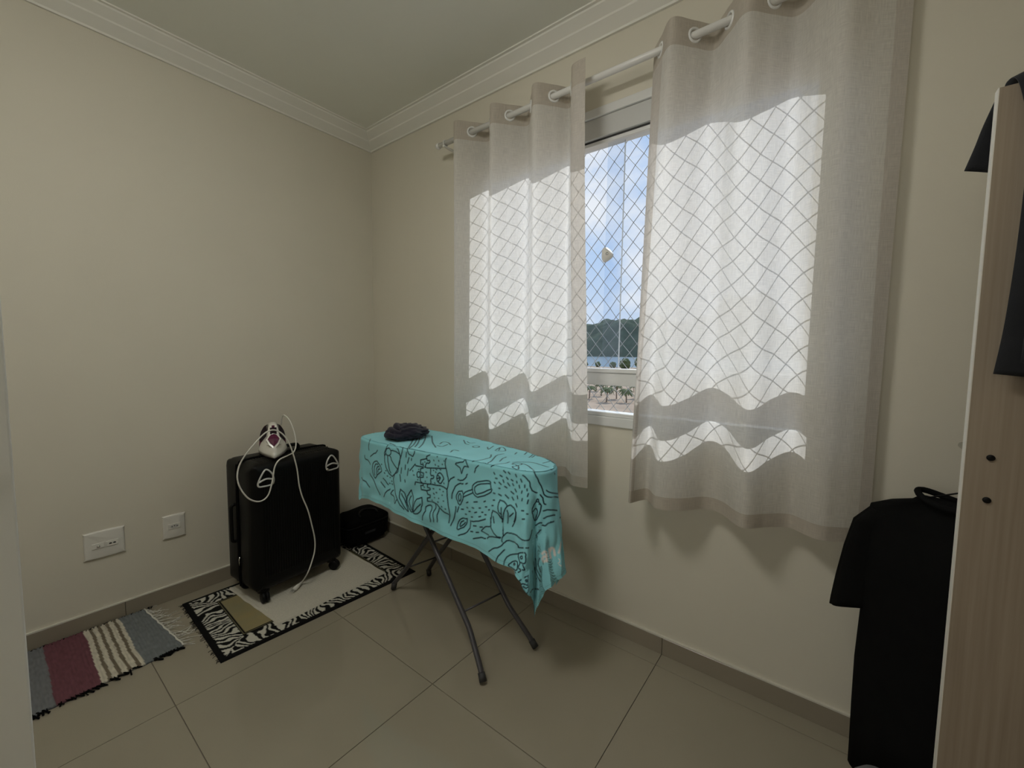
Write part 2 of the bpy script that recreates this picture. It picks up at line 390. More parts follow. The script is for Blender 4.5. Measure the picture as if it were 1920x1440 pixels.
box('mid_rail', (WX0+0.03, 0.0, 1.074), (WX1-0.03, 0.062, 1.128), 'frame_white', win, bev=0.003)
box('mid_rail_cap', (WX0+0.03, -0.006, 1.128), (WX1-0.03, 0.066, 1.146), 'frame_white', win, bev=0.003)
box('sill_frame', (WX0, -0.010, 0.900), (WX1, y1f, 0.940), 'frame_white', win, bev=0.003)
box('sill_cap', (WX0+0.03, 0.0, 0.940), (WX1-0.03, 0.062, 0.958), 'frame_white', win, bev=0.003)
box('pane', (WX0+0.03, 0.046, 1.147), (1.735, 0.0505, 2.097), 'glass', win)
box('pane', (1.667, 0.028, 1.147), (WX1-0.03, 0.0325, 2.097), 'glass', win)
box('pane', (WX0+0.03, 0.034, 0.958), (WX1-0.03, 0.0385, 1.074), 'glass', win)
box('pane_stile', (1.733, 0.0455, 1.147), (1.7365, 0.051, 2.097), 'frame_white', win)
for x in (WX0+0.03, WX1-0.045):
    box('pane_stile', (x, 0.024, 1.147), (x+0.015, 0.055, 2.097), 'frame_white', win)
# latch on the meeting edge: rounded triangular pull
lt = empty('latch', (0, 0, 0)); lt.parent = win
bm = bmesh.new()
poly = catmull([(1.658, 1.655, 0), (1.672, 1.664, 0), (1.700, 1.640, 0), (1.706, 1.625, 0), (1.695, 1.612, 0), (1.668, 1.600, 0), (1.656, 1.612, 0)], 4, True)
a = [bm.verts.new((p.x, 0.0275, p.y)) for p in poly]; cpt = sum(((p.x, p.y) for p in []), ())
b = [bm.verts.new((1.679+(p.x-1.679)*0.8, 0.010, 1.631+(p.y-1.631)*0.8)) for p in poly]
for i in range(len(poly)): bm.faces.new((a[i], a[(i+1) % len(poly)], b[(i+1) % len(poly)], b[i]))
bm.faces.new(a); bm.faces.new(b)
from_bm('latch_body', bm, 'white_plastic', lt, True)
lathe('latch_screw', [(0.006, 0), (0.005, 0.002), (0.0, 0.002)], 'chrome', lt, n=10, axis='Y', loc=(1.685, 0.0075, 1.632))

# ================================================================ safety net outside the glass
def safety_net():
    Y = 0.120; W, H = 0.066, 0.080
    xs0, xs1, zs0, zs1 = WX0-0.02, WX1+0.02, WZ0-0.01, WZ1
    V = []; F = []
    def add(v, f):
        k = len(V); V.extend(v); F.extend([tuple(i+k for i in q) for q in f])
    nx = int((xs1-xs0)/(W/2))+1; nz_ = int((zs1-zs0)/(H/2))+1
    nodes = {}
    for i in range(nx+1):
        for j in range(nz_+1):
            if (i+j) % 2 == 0:
                jit = noise.noise_vector(Vector((i*0.9, j*0.7, 3.3)))*0.0032
                nodes[i, j] = Vector((xs0+i*W/2+jit.x, Y+jit.y*0.6, zs0+j*H/2+jit.z))
    for (i, j), p in nodes.items():
        for d in ((1, 1), (1, -1)):
            q = nodes.get((i+d[0], j+d[1]))
            if q is not None: add(*tube_data([p, q], 0.0015, 4, caps=False))
        add([p+Vector(s) for s in ((.0024, 0, 0), (-.0024, 0, 0), (0, .0024, 0), (0, -.0024, 0), (0, 0, .0035), (0, 0, -.0035))],
            [(0, 2, 4), (2, 1, 4), (1, 3, 4), (3, 0, 4), (2, 0, 5), (1, 2, 5), (3, 1, 5), (0, 3, 5)])
    o = from_data('safety_net', V, F, 'net')
    bm = bmesh.new()
    tag(o, 'white cord diamond mesh safety net stretched across the window outside the glass', 'net')
    tubes('border_cord', [([(xs0, Y, zs0), (xs0, Y, zs1)], 0.002), ([(xs1, Y, zs0), (xs1, Y, zs1)], 0.002), ([(xs0, Y, zs0), (xs1, Y, zs0)], 0.002), ([(xs0, Y, zs1), (xs1, Y, zs1)], 0.002)], 'net', o)
safety_net()

# ================================================================ curtains
ROD_Y, ROD_Z = -0.09, 2.297
def curtain(label, top, bot, rings, side_hem_shade):
    root = empty('curtain', (bot[0][0], ROD_Y, 0.655))
    k = 24
    T = catmull([(p[0], p[1], 0) for p in top], k); B = catmull([(p[0], p[1], 0) for p in bot], k)
    def resample(P, n):
        L = [0]
        for a_, b_ in zip(P[:-1], P[1:]): L.append(L[-1]+(b_-a_).length)
        out = []; i = 0
        for q in range(n):
            s = L[-1]*q/(n-1)
            while i < len(L)-2 and L[i+1] < s: i += 1
            t = (s-L[i])/max(L[i+1]-L[i], 1e-9); out.append(P[i].lerp(P[i+1], t))
        return out, L[-1]
    # correspond the two polylines by control index so that folds run straight down
    n = 220
    def byindex(P, m):
        out = []
        for q in range(n):
            f = q/(n-1)*(len(P)-1); i = min(int(f), len(P)-2); out.append(P[i].lerp(P[i+1], f-i))
        return out
    Tn, Bn = byindex(T, n), byindex(B, n)
    ztop, zhd, zhm, zbot = 2.345, 2.256, 0.700, 0.655
    zs = list(np.linspace(ztop, zhd, 6))+list(np.linspace(zhd, zhm, 110))[1:]+list(np.linspace(zhm, zbot, 4))[1:]
    Llen = sum((b_-a_).length for a_, b_ in zip(Tn[:-1], Tn[1:]))
    pts = []; uv = []
    for z in zs:
        v = (ztop-z)/(ztop-zbot); bl = v*v*(3-2*v)*0.5+v*0.5
        row = []; acc = 0
        for q in range(n):
            p = Tn[q].lerp(Bn[q], bl)
            wv = noise.noise(Vector((q*0.045, z*0.9, top[0][0]*7)))*0.006*min(1, v*4) + noise.noise(Vector((q*0.16, z*2.2, 5.0)))*0.0018*min(1, v*6)
            dx = noise.noise(Vector((q*0.03, z*0.7, 9.0+top[0][0])))*0.005*min(1, v*4)
            row.append(Vector((p.x+dx, min(p.y+wv, -0.014), z)))
        pts.append(row)
    pts = np.array([[tuple(p) for p in row] for row in pts])
    def piece(name, r0, r1, c0, c1, m, off=0.0):
        nu = c1-c0+1; nv = r1-r0+1
        V = pts[r0:r1+1, c0:c1+1].reshape(-1, 3).copy(); V[:, 0] -= root.location.x; V[:, 1] -= root.location.y; V[:, 2] -= root.location.z
        V[:, 1] += off
        F = grid_faces(nu, nv)
        o = from_data(name, V, F, m, root)
        uvl = o.data.uv_layers.new(name='UVMap')
        li = np.empty(len(o.data.loops), dtype=np.int32); o.data.loops.foreach_get('vertex_index', li)
        ci = (li % nu + c0)/(n-1)*Llen; ri = np.array(zs)[li//nu + r0]
        uvl.data.foreach_set('uv', np.stack([ci, ri], -1).astype(np.float32).ravel())
        return o
    R = len(zs)-1; hd, hm = 5, 5+109
    c0, c1 = (0, n-1)
    lo_c, hi_c = c0+side_hem_shade[0], c1-side_hem_shade[1]
    piece('cloth', hd, hm, lo_c, hi_c, 'curtain_linen')
    piece('header_band', 0, hd, c0, c1, 'curtain_double')
    piece('bottom_hem', hm, R, c0, c1, 'curtain_double')
    if side_hem_shade[0]: piece('side_hem_shade', hd, hm, c0, lo_c, 'curtain_edge_shade')  # wide strips are the same cloth turned from the sun, painted darker
    if side_hem_shade[1]: piece('side_hem_shade', hd, hm, hi_c, c1, 'curtain_edge_shade')
    for x in rings:
        i = min(range(n), key=lambda q: abs(Tn[q].x-x)+abs(Tn[q].y-ROD_Y)*0.5)
        tg = (Tn[min(i+2, n-1)]-Tn[max(i-2, 0)]).normalized(); nr = Vector((tg.y, -tg.x, 0))
        V, F = torus_data(Vector((x, ROD_Y, ROD_Z))-root.location, nr, 0.0215, 0.0048)
        from_data('eyelet_ring', V, F, 'ring', root)
    return tag(root, label, 'curtain', 'linen curtains on the white rod')
A1 = 0.060
def wave(x0, cr0, half, n_half, x_end, first_front=True):
    pts = []; x = cr0; s = -1 if first_front else 1
    pts.append((cr0, ROD_Y))
    for i in range(n_half):
        pts.append((x+half/2, ROD_Y+s*A1*(1.0 if s < 0 else 0.9))); x += half; pts.append((x, ROD_Y)); s = -s
    return pts
topL = [(0.858, -0.062)]+wave(0, 0.872, 0.119, 5, 0)+[(1.512, -0.040), (1.552, -0.09), (1.590, -0.150), (1.652, -0.158)]
botL = [(0.842, -0.035), (0.868, -0.07), (0.925, -0.135), (0.985, -0.10), (1.045, -0.055), (1.115, -0.09), (1.178, -0.150), (1.24, -0.105), (1.30, -0.05), (1.36, -0.09), (1.418, -0.145), (1.475, -0.10), (1.532, -0.050), (1.572, -0.085), (1.628, -0.140), (1.696, -0.135)]
curtain('narrow half drawn beige linen curtain beside the room corner, behind the ironing board', topL, botL, [0.991, 1.110, 1.229, 1.348, 1.467, 1.552], (4, 17))
topR = [(1.876, -0.042), (1.918, -0.09), (1.975, -0.152), (2.033, -0.09), (2.085, -0.037), (2.140, -0.09), (2.202, -0.152), (2.264, -0.09), (2.322, -0.040), (2.380, -0.09), (2.440, -0.148), (2.505, -0.09), (2.588, -0.040)]
botR = [(1.868, -0.115), (1.895, -0.185), (1.930, -0.112), (1.988, -0.175), (2.060, -0.150), (2.125, -0.068), (2.185, -0.078), (2.262, -0.162), (2.325, -0.110), (2.385, -0.068), (2.450, -0.112), (2.515, -0.09), (2.582, -0.045)]
curtain('wide beige linen curtain on the side of the hanging black shirt', topR, botR, [1.918, 2.033, 2.140, 2.264, 2.380, 2.500], (24, 9))
rod = tube('curtain_rod', [(0.752, ROD_Y, ROD_Z), (2.74, ROD_Y, ROD_Z)], 0.0125, 'rod', n=20)
tag(rod, 'white round curtain rod running above the window', 'curtain rod')
for x in (0.745, 2.747):
    lathe('end_cap', [(0.0, -0.008), (0.013, -0.008), (0.0155, -0.003), (0.0155, 0.006), (0.013, 0.009)], 'rod', rod, axis='X', loc=(x, ROD_Y, ROD_Z))
for x in (0.80, 2.70):
    bm = bmesh.new(); bbox(bm, (x-0.012, -0.004, ROD_Z-0.035), (x+0.012, 0.0, ROD_Z+0.02), 0.001); bbox(bm, (x-0.006, -0.105, ROD_Z-0.021), (x+0.006, -0.004, ROD_Z-0.013), 0.001)
    from_bm('bracket', bm, 'rod', rod)
    V, F = torus_data((x, ROD_Y, ROD_Z), (1, 0, 0), 0.0145, 0.003); from_data('bracket_ring', V, F, 'rod', rod)

# ================================================================ wall sockets
def plate(name, y0, y1, z0, z1, label):
    root = empty(name, (0, (y0+y1)/2, z0))
    hw, h = (y1-y0)/2, z1-z0
    pr = catmull([(-hw, h*0.12), (-hw*0.97, h*0.5), (-hw, h*0.88), (-hw*0.93, h), (0, h*1.01), (hw*0.93, h), (hw, h*0.88), (hw*0.97, h*0.5), (hw, h*0.12), (hw*0.93, 0), (0, -h*0.01), (-hw*0.93, 0)] and
                 [(-hw, h*0.10, 0), (-hw, h*0.9, 0), (-hw*0.88, h, 0), (hw*0.88, h, 0), (hw, h*0.9, 0), (hw, h*0.10, 0), (hw*0.88, 0, 0), (-hw*0.88, 0, 0)], 6, True)
    bm = bmesh.new(); rings = []
    for d, sc in ((0.0, 1.0), (0.005, 1.0), (0.009, 0.955), (0.010, 0.90)):
        rings.append([bm.verts.new((d, p.x*sc, h/2+(p.y-h/2)*sc)) for p in pr])
    for a_, b_ in zip(rings[:-1], rings[1:]):
        for i in range(len(pr)): bm.faces.new((a_[i], a_[(i+1) % len(pr)], b_[(i+1) % len(pr)], b_[i]))
    bm.faces.new(rings[-1]); bm.faces.new(rings[0])
    from_bm('cover_plate', bm, 'white_plastic', root, True)
    return tag(root, label, 'wall socket')
def disc(name, y, z, ry, rz, m, parent, x=0.0138, th=0.0006):
    lat = [(math.cos(2*PI*k/16)*ry+y, math.sin(2*PI*k/16)*rz+z) for k in range(16)]
    return prism(name, lat, 'X', x-th, x, m, parent)
s1 = plate('wall_socket', -1.412, -1.285, 0.300, 0.418, 'wide white wall plate with an aerial jack and two data jacks')
for yc in (-0.021, 0.023): box('module', (0.009, yc-0.020, 0.044), (0.013, yc+0.020, 0.068), 'white_plastic', s1, bev=0.0015)
lathe('aerial_jack', [(0.0055, 0), (0.0055, 0.003), (0.004, 0.004), (0.0, 0.004)], 'chrome', s1, n=14, axis='X', loc=(0.013, -0.021, 0.055))
for yc in (0.017, 0.030): prism('data_jack', [(yc-0.0045, 0.053), (yc+0.0045, 0.053), (yc+0.0045, 0.057), (yc+0.002, 0.059), (yc-0.002, 0.059), (yc-0.0045, 0.057)], 'X', 0.0128, 0.0134, 'gasket', s1)
s2 = plate('wall_socket', -1.150, -1.066, 0.302, 0.414, 'narrow white wall plate with a three pin power outlet')
box('module', (0.009, -0.024, 0.044), (0.013, 0.024, 0.070), 'white_plastic', s2, bev=0.0015)
prism('socket_recess', [(-0.018, 0.057), (-0.009, 0.066), (0.009, 0.066), (0.018, 0.057), (0.009, 0.048), (-0.009, 0.048)], 'X', 0.0125, 0.0134, 'frame_grey', s2)
for yc, dz in ((-0.0095, 0.0), (0.0, 0.0025), (0.0095, 0.0)): disc('pin_hole', yc, 0.057+dz, 0.0024, 0.0024, 'gasket', s2)

# ================================================================ rugs
def value_noise(P, sc, seed=0.0):
    return np.array([noise.noise(Vector((p[0]*sc, p[1]*sc, seed))) for p in P])
def bilin(c00, c10, c11, c01, nu, nv):
    u = np.linspace(0, 1, nu)[None, :, None]; v = np.linspace(0, 1, nv)[:, None, None]
    c00, c10, c11, c01 = [np.array(c)[None, None, :] for c in (c00, c10, c11, c01)]
    return ((1-u)*(1-v)*c00+u*(1-v)*c10+u*v*c11+(1-u)*v*c01).reshape(-1, 2)
def slab(name, XY, nu, nv, h, m, parent=None, zfun=None, z0=0.0):
    n = nu*nv
    edge = np.zeros((nv, nu), bool); edge[0, :] = edge[-1, :] = True; edge[:, 0] = edge[:, -1] = True
    zt = np.full(n, z0+h)
    if zfun is not None: zt = zt+zfun
    V = [(XY[i, 0], XY[i, 1], zt[i]) for i in range(n)]; F = grid_faces(nu, nv)
    ring = list(range(nu))+[j*nu+nu-1 for j in range(1, nv)]+[(nv-1)*nu+i for i in range(nu-2, -1, -1)]+[j*nu for j in range(nv-2, 0, -1)]
    base = len(V)
    for i in ring: V.append((XY[i, 0], XY[i, 1], z0))
    k = len(ring)
    for i in range(k): F.append((ring[i], base+i, base+(i+1) % k, ring[(i+1) % k]))
    F.append(tuple(base+i for i in range(k)))
    return from_data(name, V, F, m, parent), ring
# zebra rug
def zebra_rug():
    nu, nv = 176, 280
    XY = bilin((0.095, -1.112), (0.668, -1.132), (0.712, -0.226), (0.10, -0.200), nu, nv)
    Wd, Ln = 0.575, 0.905
    u, v = np.meshgrid(np.linspace(0, 1, nu), np.linspace(0, 1, nv)); u = u.ravel()*Wd; v = v.ravel()*Ln
    d = np.minimum.reduce([u, Wd-u, v, Ln-v])
    P = np.stack([u, v], -1)
    n1 = value_noise(P, 9, 1.5); n2 = value_noise(P, 26, 4.0); n3 = value_noise(P, 70, 8.0)
    side_v = np.minimum(v, Ln-v) < np.minimum(u, Wd-u)           # ends: edge runs along u
    along = np.where(side_v, u, v); dep = d
    tri = np.abs(((along*5.2+n1*0.5) % 1.0)-0.5)*2
    ph = along*62 + n1*2.6 + n2*1.3 + np.where(side_v, 1, -1)*(dep-0.06)*(tri-0.5)*70
    st = np.sin(2*PI*ph*0.62) + n3*0.5
    blk = srgb(14, 14, 14); wht = srgb(206, 203, 190); ol = srgb(146, 139, 108); tan = srgb(156, 142, 102)
    col = np.where((st > 0.05)[:, None], wht, blk)
    edge = 0.022 + n3*0.002
    col = np.where((d < edge)[:, None], blk, col)
    inner = d > 0.118
    line = (d > 0.108) & (d < 0.123)
    col = np.where(line[:, None], blk, col)
    gap = (d > 0.113) & (d < 0.1165)
    col = np.where(gap[:, None], ol*0.6, col)
    f = np.clip(0.5+n1*0.9+n2*0.5, 0, 1)[:, None]
    col = np.where((d >= 0.123)[:, None], ol*(1-f)+tan*f, col)
    o, ring = slab('zebra_rug', XY, nu, nv, 0.006, 'rug_cloth', None, n2*0.0006 - np.where(d < 0.004, 0.003, 0))
    cols = np.concatenate([col, np.tile(blk, (len(ring), 1))]); set_colors(o, cols)
    tag(o, 'zebra striped rug with black edging and olive centre under the suitcase', 'rug')
    fr = []
    for q in range(60):
        vv = random.random(); p0 = Vector((0.095+(0.668-0.095)*vv, -1.112-0.02*vv, 0.003)); L = random.uniform(0.004, 0.016)
        fr.append(([p0, p0+Vector((random.uniform(-.004, .004), -L*0.6, 0.001)), p0+Vector((random.uniform(-.008, .008), -L, -0.0015))], 0.0009))
    tag(tubes('frayed_edge', fr, 'black_fabric', o, n=4), kind='stuff')
zebra_rug()
# white mat lying on it
def white_mat():
    nu, nv = 120, 140
    XY = bilin((0.135, -0.930), (0.612, -0.898), (0.606, -0.350), (0.14, -0.340), nu, nv)
    n1 = value_noise(XY, 14, 2.0); n2 = value_noise(XY, 60, 5.0)
    u, v = np.meshgrid(np.linspace(0, 1, nu), np.linspace(0, 1, nv)); u = u.ravel(); v = v.ravel()
    wob = np.stack([n1*0.006, value_noise(XY, 12, 9.0)*0.006], -1); e = np.minimum.reduce([u, 1-u, v, 1-v]); XY = XY+wob*(e < 0.03)[:, None]
    ribs = 0.0006*np.sin(u*2*PI*75)+0.0006*np.sin(v*2*PI*90)
    seam = np.where((e > 0.020) & (e < 0.034), -0.0016, 0.0)
    o, _ = slab('bath_mat', XY, nu, nv, 0.007, 'mat_white', None, ribs+seam+n1*0.0006, z0=0.0068)
    tag(o, 'off-white woven cotton mat lying on the zebra rug under the suitcase', 'mat')
white_mat()
# striped rag rug along the left wall
def rag_rug():
    nu, nv = 130, 260
    y0, y1 = -1.98, -1.205
    XY = bilin((0.022, y0), (0.492, y0), (0.448, y1+0.012), (0.022, y1-0.03), nu, nv)
    u, v = np.meshgrid(np.linspace(0, 1, nu), np.linspace(0, 1, nv)); u = u.ravel(); v = v.ravel()
    n1 = value_noise(XY, 8, 2.0); n2 = value_noise(XY, 45, 6.0); n3 = value_noise(np.stack([XY[:, 0]*0.6, XY[:, 1]*3.0], -1), 60, 7.0)
    yy = XY[:, 1]+n1*0.006-(0.45-XY[:, 0])*0.03*0
    greyb = srgb(118, 123, 124); maroon = srgb(112, 72, 80); cream = srgb(206, 200, 182); brown = srgb(118, 108, 92); grey2 = srgb(118, 120, 122)
    col = np.tile(greyb, (len(yy), 1))
    def band(a, b, c):
        k = (yy > a) & (yy <= b); col[k] = c
    band(-1.432, -1.318, cream)
    for q in range(4):
        c0 = -1.416+q*0.0255; band(c0, c0+0.0105, brown)
    band(-1.545, -1.432, maroon); band(-1.72, -1.545, grey2); band(-1.80, -1.72, cream); band(-1.90, -1.80, maroon)
    col *= (1.0+0.22*n3+0.10*n2)[:, None]
    ribs = 0.0014*np.sin(XY[:, 1]*2*PI/0.011+n2*0.6)
    wob = np.where((u < 0.01) | (u > 0.99), n2*0.006, 0)
    XY2 = XY.copy(); XY2[:, 0] += wob; XY2[:, 0] = np.maximum(XY2[:, 0], 0.013)
    o, ring = slab('rag_rug', XY2, nu, nv, 0.009, 'rug_cloth', None, ribs+n1*0.0015)
    set_colors(o, np.concatenate([np.clip(col, 0, 1), np.tile(srgb(40, 40, 42), (len(ring), 1))]))
    tag(o, 'woven rag rug striped grey, cream and maroon along the wall', 'rug')
    # white warp fringe at its end
    fr = []
    fr.append(([Vector((0.022+(0.448-0.022)*q/20, y1-0.03+0.042*q/20+0.002*math.sin(q*2.1), 0.010)) for q in range(21)], 0.0035))
    for q in range(46):
        t = q/45+random.uniform(-.008, .008); p = Vector((0.022+(0.448-0.022)*t, y1-0.03+0.042*t, 0.009)); L = random.uniform(0.03, 0.085); a = random.gauss(0.15, 0.45)
        p1 = p+Vector((math.sin(a)*L*0.5, math.cos(a)*L*0.5, -0.0055)); p2 = p+Vector((math.sin(a*1.5)*L, math.cos(a*1.3)*L, -0.0079))
        for r_ in (p1, p2): r_.x = max(r_.x, 0.014)
        fr.append((catmull([p, p1, p2], 4), 0.0011))
    tag(tubes('fringe', fr, 'cord', o, n=4), 'loose white fringe threads', kind='stuff')
    # dark rag loops along both long sides
    fr = []
    for side, xe in ((1, None), (-1, None)):
        for q in range(120):
            t = random.random(); y = y0+(y1-y0)*t; x = (0.492+(0.448-0.492)*t) if side == 1 else 0.026
            L = random.uniform(0.008, 0.03); a = random.gauss(0.9, 0.5)
            p = Vector((x-0.004*side, y, 0.007)); p1 = Vector((x+side*math.cos(a)*L*0.7, y+math.sin(a)*L*0.6, 0.006)); p2 = Vector((x+side*math.cos(a)*L, y+math.sin(a)*L*1.2, 0.003))
            for r_ in (p, p1, p2): r_.x = max(r_.x, 0.016)
            fr.append((catmull([p, p1, p2], 3), random.uniform(0.0015, 0.0034)))
    tag(tubes('side_loops', fr, 'black_fabric', o, n=5), 'dark frayed rag loops', kind='stuff')
rag_rug()

# ================================================================ suitcase
SZ = 0.0148
SC_LOC = Vector((0.268, -0.700, SZ)); SC_ROT = math.radians(5.0)
def suitcase():
    root = empty('suitcase', SC_LOC, SC_ROT)
    hx, hy, zb, zt = 0.135, 0.232, 0.052, 0.672     # depth along x, width along y
    # two ribbed half shells
    def shell(x0, x1):
        V = []; F = []
        n = 180; rad = 0.055
        per = []
        hw, hh = hy, (zt-zb)/2; zc = (zt+zb)/2
        L = [2*(hw-rad), PI*rad/2, 2*(hh-rad), PI*rad/2]*2
        tot = sum(L)
        for q in range(n):
            s = tot*q/n; i = 0
            while s > L[i]: s -= L[i]; i += 1
            corners = [(hw-rad, hh-rad, 90), (hw-rad, -hh+rad, 0), (-hw+rad, -hh+rad, -90), (-hw+rad, hh-rad, 180)]
            side = i//2
            if i % 2 == 0:
                p = [(-hw+rad+s, hh), (hw, hh-rad-s), (hw-rad-s, -hh), (-hw, -hh+rad+s)][side]
            else:
                c = corners[side]; a = math.radians(c[2])-s/rad; p = (c[0]+rad*math.cos(a), c[1]+rad*math.sin(a))
            per.append(p)
        prof = [(0.0, 0.985), (0.10, 1.0), (0.60, 1.0), (0.80, 0.985), (0.92, 0.95), (0.98, 0.90), (1.0, 0.84)]
        for f, sc in prof:
            for (y, z) in per:
                inx = (1-sc)*hw
                yy = max(min(y, hw-inx), -hw+inx) if abs(y) > hw-inx else y
                zz = z if abs(z) < hh-inx else math.copysign(hh-inx, z)
                rib = 0.0
                V.append((x0+(x1-x0)*f, yy, zc+zz))
        for r_ in range(len(prof)-1):
            for q in range(n): F.append((r_*n+q, r_*n+(q+1) % n, (r_+1)*n+(q+1) % n, (r_+1)*n+q))
        F.append(tuple((len(prof)-1)*n+q for q in range(n))); F.append(tuple(n-1-q for q in range(n)))
        return V, F
    V, F = shell(0.004, hx); o = from_data('front_shell', V, F, 'black_shell', root)
    V, F = shell(-0.004, -hx); bm = bmesh.new(); me = bpy.data.meshes.new('t'); me.from_pydata([tuple(v) for v in V], [], F); bm.from_mesh(me)
    from_bm('rear_shell', bm, 'black_shell', root, True)
    # vertical ribs on the front and over the top edge
    ribs = []
    for q in range(30):
        y = -hy+0.055+(2*hy-0.11)*q/29
        path = [(hx-0.006, y, zb+0.06), (hx+0.0008, y, zb+0.075), (hx+0.0008, y, zt-0.055), (hx-0.012, y, zt-0.014), (hx-0.035, y, zt-0.001), (0.03, y, zt+0.0008), (0.012, y, zt-0.002)]
        ribs.append((path, 0.0022))
    for k, (pth, r_) in enumerate(ribs): tube('rib', pth, r_, 'black_shell', root, n=5)
    # zip seam
    seam = catmull([(0, -hy+0.06, zt), (0, hy-0.06, zt), (0, hy-0.01, zt-0.02), (0, hy, zt-0.07), (0, hy, zb+0.07), (0, hy-0.01, zb+0.02), (0, hy-0.06, zb), (0, -hy+0.06, zb), (0, -hy+0.01, zb+0.02), (0, -hy, zb+0.07), (0, -hy, zt-0.07), (0, -hy+0.01, zt-0.02)], 4, True)
    tube('zip_seam', seam+[seam[0]], 0.0055, 'black_fabric', root, n=6)
    # top handle and side handle
    tube('carry_handle', catmull([(-0.03, -0.085, zt), (-0.03, -0.08, zt+0.018), (-0.03, -0.06, zt+0.024), (-0.03, 0.06, zt+0.024), (-0.03, 0.08, zt+0.018), (-0.03, 0.085, zt)], 4), 0.009, 'black_rubber', root)
    tube('side_handle', catmull([(-0.03, -hy, 0.28), (-0.03, -hy-0.013, 0.285), (-0.03, -hy-0.016, 0.31), (-0.03, -hy-0.016, 0.43), (-0.03, -hy-0.013, 0.455), (-0.03, -hy, 0.46)], 4), 0.008, 'black_rubber', root)
    tube('zip_pull', [(0.012, -hy-0.004, 0.215), (0.013, -hy-0.007, 0.20), (0.012, -hy-0.006, 0.175)], 0.0028, 'chrome', root)
    # spinner wheels
    for sx in (1, -1):
        for sy in (1, -1):
            wy, wx = sy*(hy-0.055), sx*(hx-0.035)
            c = lathe('caster', [(0.018, 0.072), (0.026, 0.060), (0.026, 0.048), (0.016, 0.042)], 'black_rubber', root, n=14, loc=(wx, wy, 0))
            ang = math.radians(20*sx*sy+10); ax = Vector((-math.sin(ang), math.cos(ang), 0)); ctr = Vector((wx+0.018*math.cos(ang), wy+0.018*math.sin(ang), 0.0262))
            for off in (-0.0085, 0.0085):
                V = []; F2 = []; n = 20; e1 = Vector((0, 0, 1)); e2 = ax.cross(e1)
                pr = [(0.004, -0.007), (0.023, -0.007), (0.026, -0.004), (0.026, 0.004), (0.023, 0.007), (0.004, 0.007)]
                for r_, h_ in pr:
                    for k in range(n):
                        a_ = 2*PI*k/n; V.append(ctr+ax*(h_+off)+(e1*math.cos(a_)+e2*math.sin(a_))*r_)
                for i in range(len(pr)-1):
                    for k in range(n): F2.append((i*n+k, i*n+(k+1) % n, (i+1)*n+(k+1) % n, (i+1)*n+k))
                F2.append(tuple(range(n-1, -1, -1))); F2.append(tuple(range(5*n, 6*n)))
                from_data('wheel', V, F2, 'black_rubber', c)
            tube('fork', [(wx, wy, 0.048), tuple(ctr+Vector((0, 0, 0.012))), tuple(ctr)], 0.012, 'black_rubber', c, n=8)
    # chrome corner rings with a cross bar
    def corner_ring(sy):
        yc = sy*(hy-0.062)
        P = [(-0.030*sy*-1, -0.030), (-0.034*sy*-1, -0.012), (-0.012*sy*-1, 0.030), (0.006*sy*-1, 0.042), (0.028*sy*-1, 0.020), (0.036*sy*-1, -0.010), (0.030*sy*-1, -0.030), (0.012*sy*-1, -0.034), (-0.010*sy*-1, -0.033)]
        def pos(a, b, lift=0.004):
            z = zt-0.075+b; x = hx+lift
            if z > zt-0.055:
                q = (z-(zt-0.055))/0.055; x = hx+lift-0.020*q*q
            return (x, yc+a, z)
        return P, pos
    for sy in (-1, 1):
        P, pos = corner_ring(sy)
        loop = [pos(a, b) for a, b in P]; sm = catmull(loop, 5, True); sm.append(sm[0])
        r1 = tube('corner_ring', sm, 0.0042, 'silver', root, n=8); r1['label'] = 'chrome corner ring'
        bar = catmull([pos(*P[1]), pos((P[1][0]+P[5][0])/2, 0.0, 0.006), pos(*P[5])], 5)
        tube('ring_bar', bar, 0.0045, 'silver', r1, n=8)
        tube('ring_pivot', [pos(P[6][0], P[6][1]+0.004, -0.002), pos(P[6][0], P[6][1]+0.004, 0.009)], 0.006, 'chrome', r1, n=10)
    tag(root, 'large upright black hard shell suitcase with chrome corner rings', 'suitcase')
suitcase()
SC_M = Matrix.Translation(SC_LOC) @ Matrix.Rotation(SC_ROT, 4, 'Z')
SC_TOP = SZ+0.672

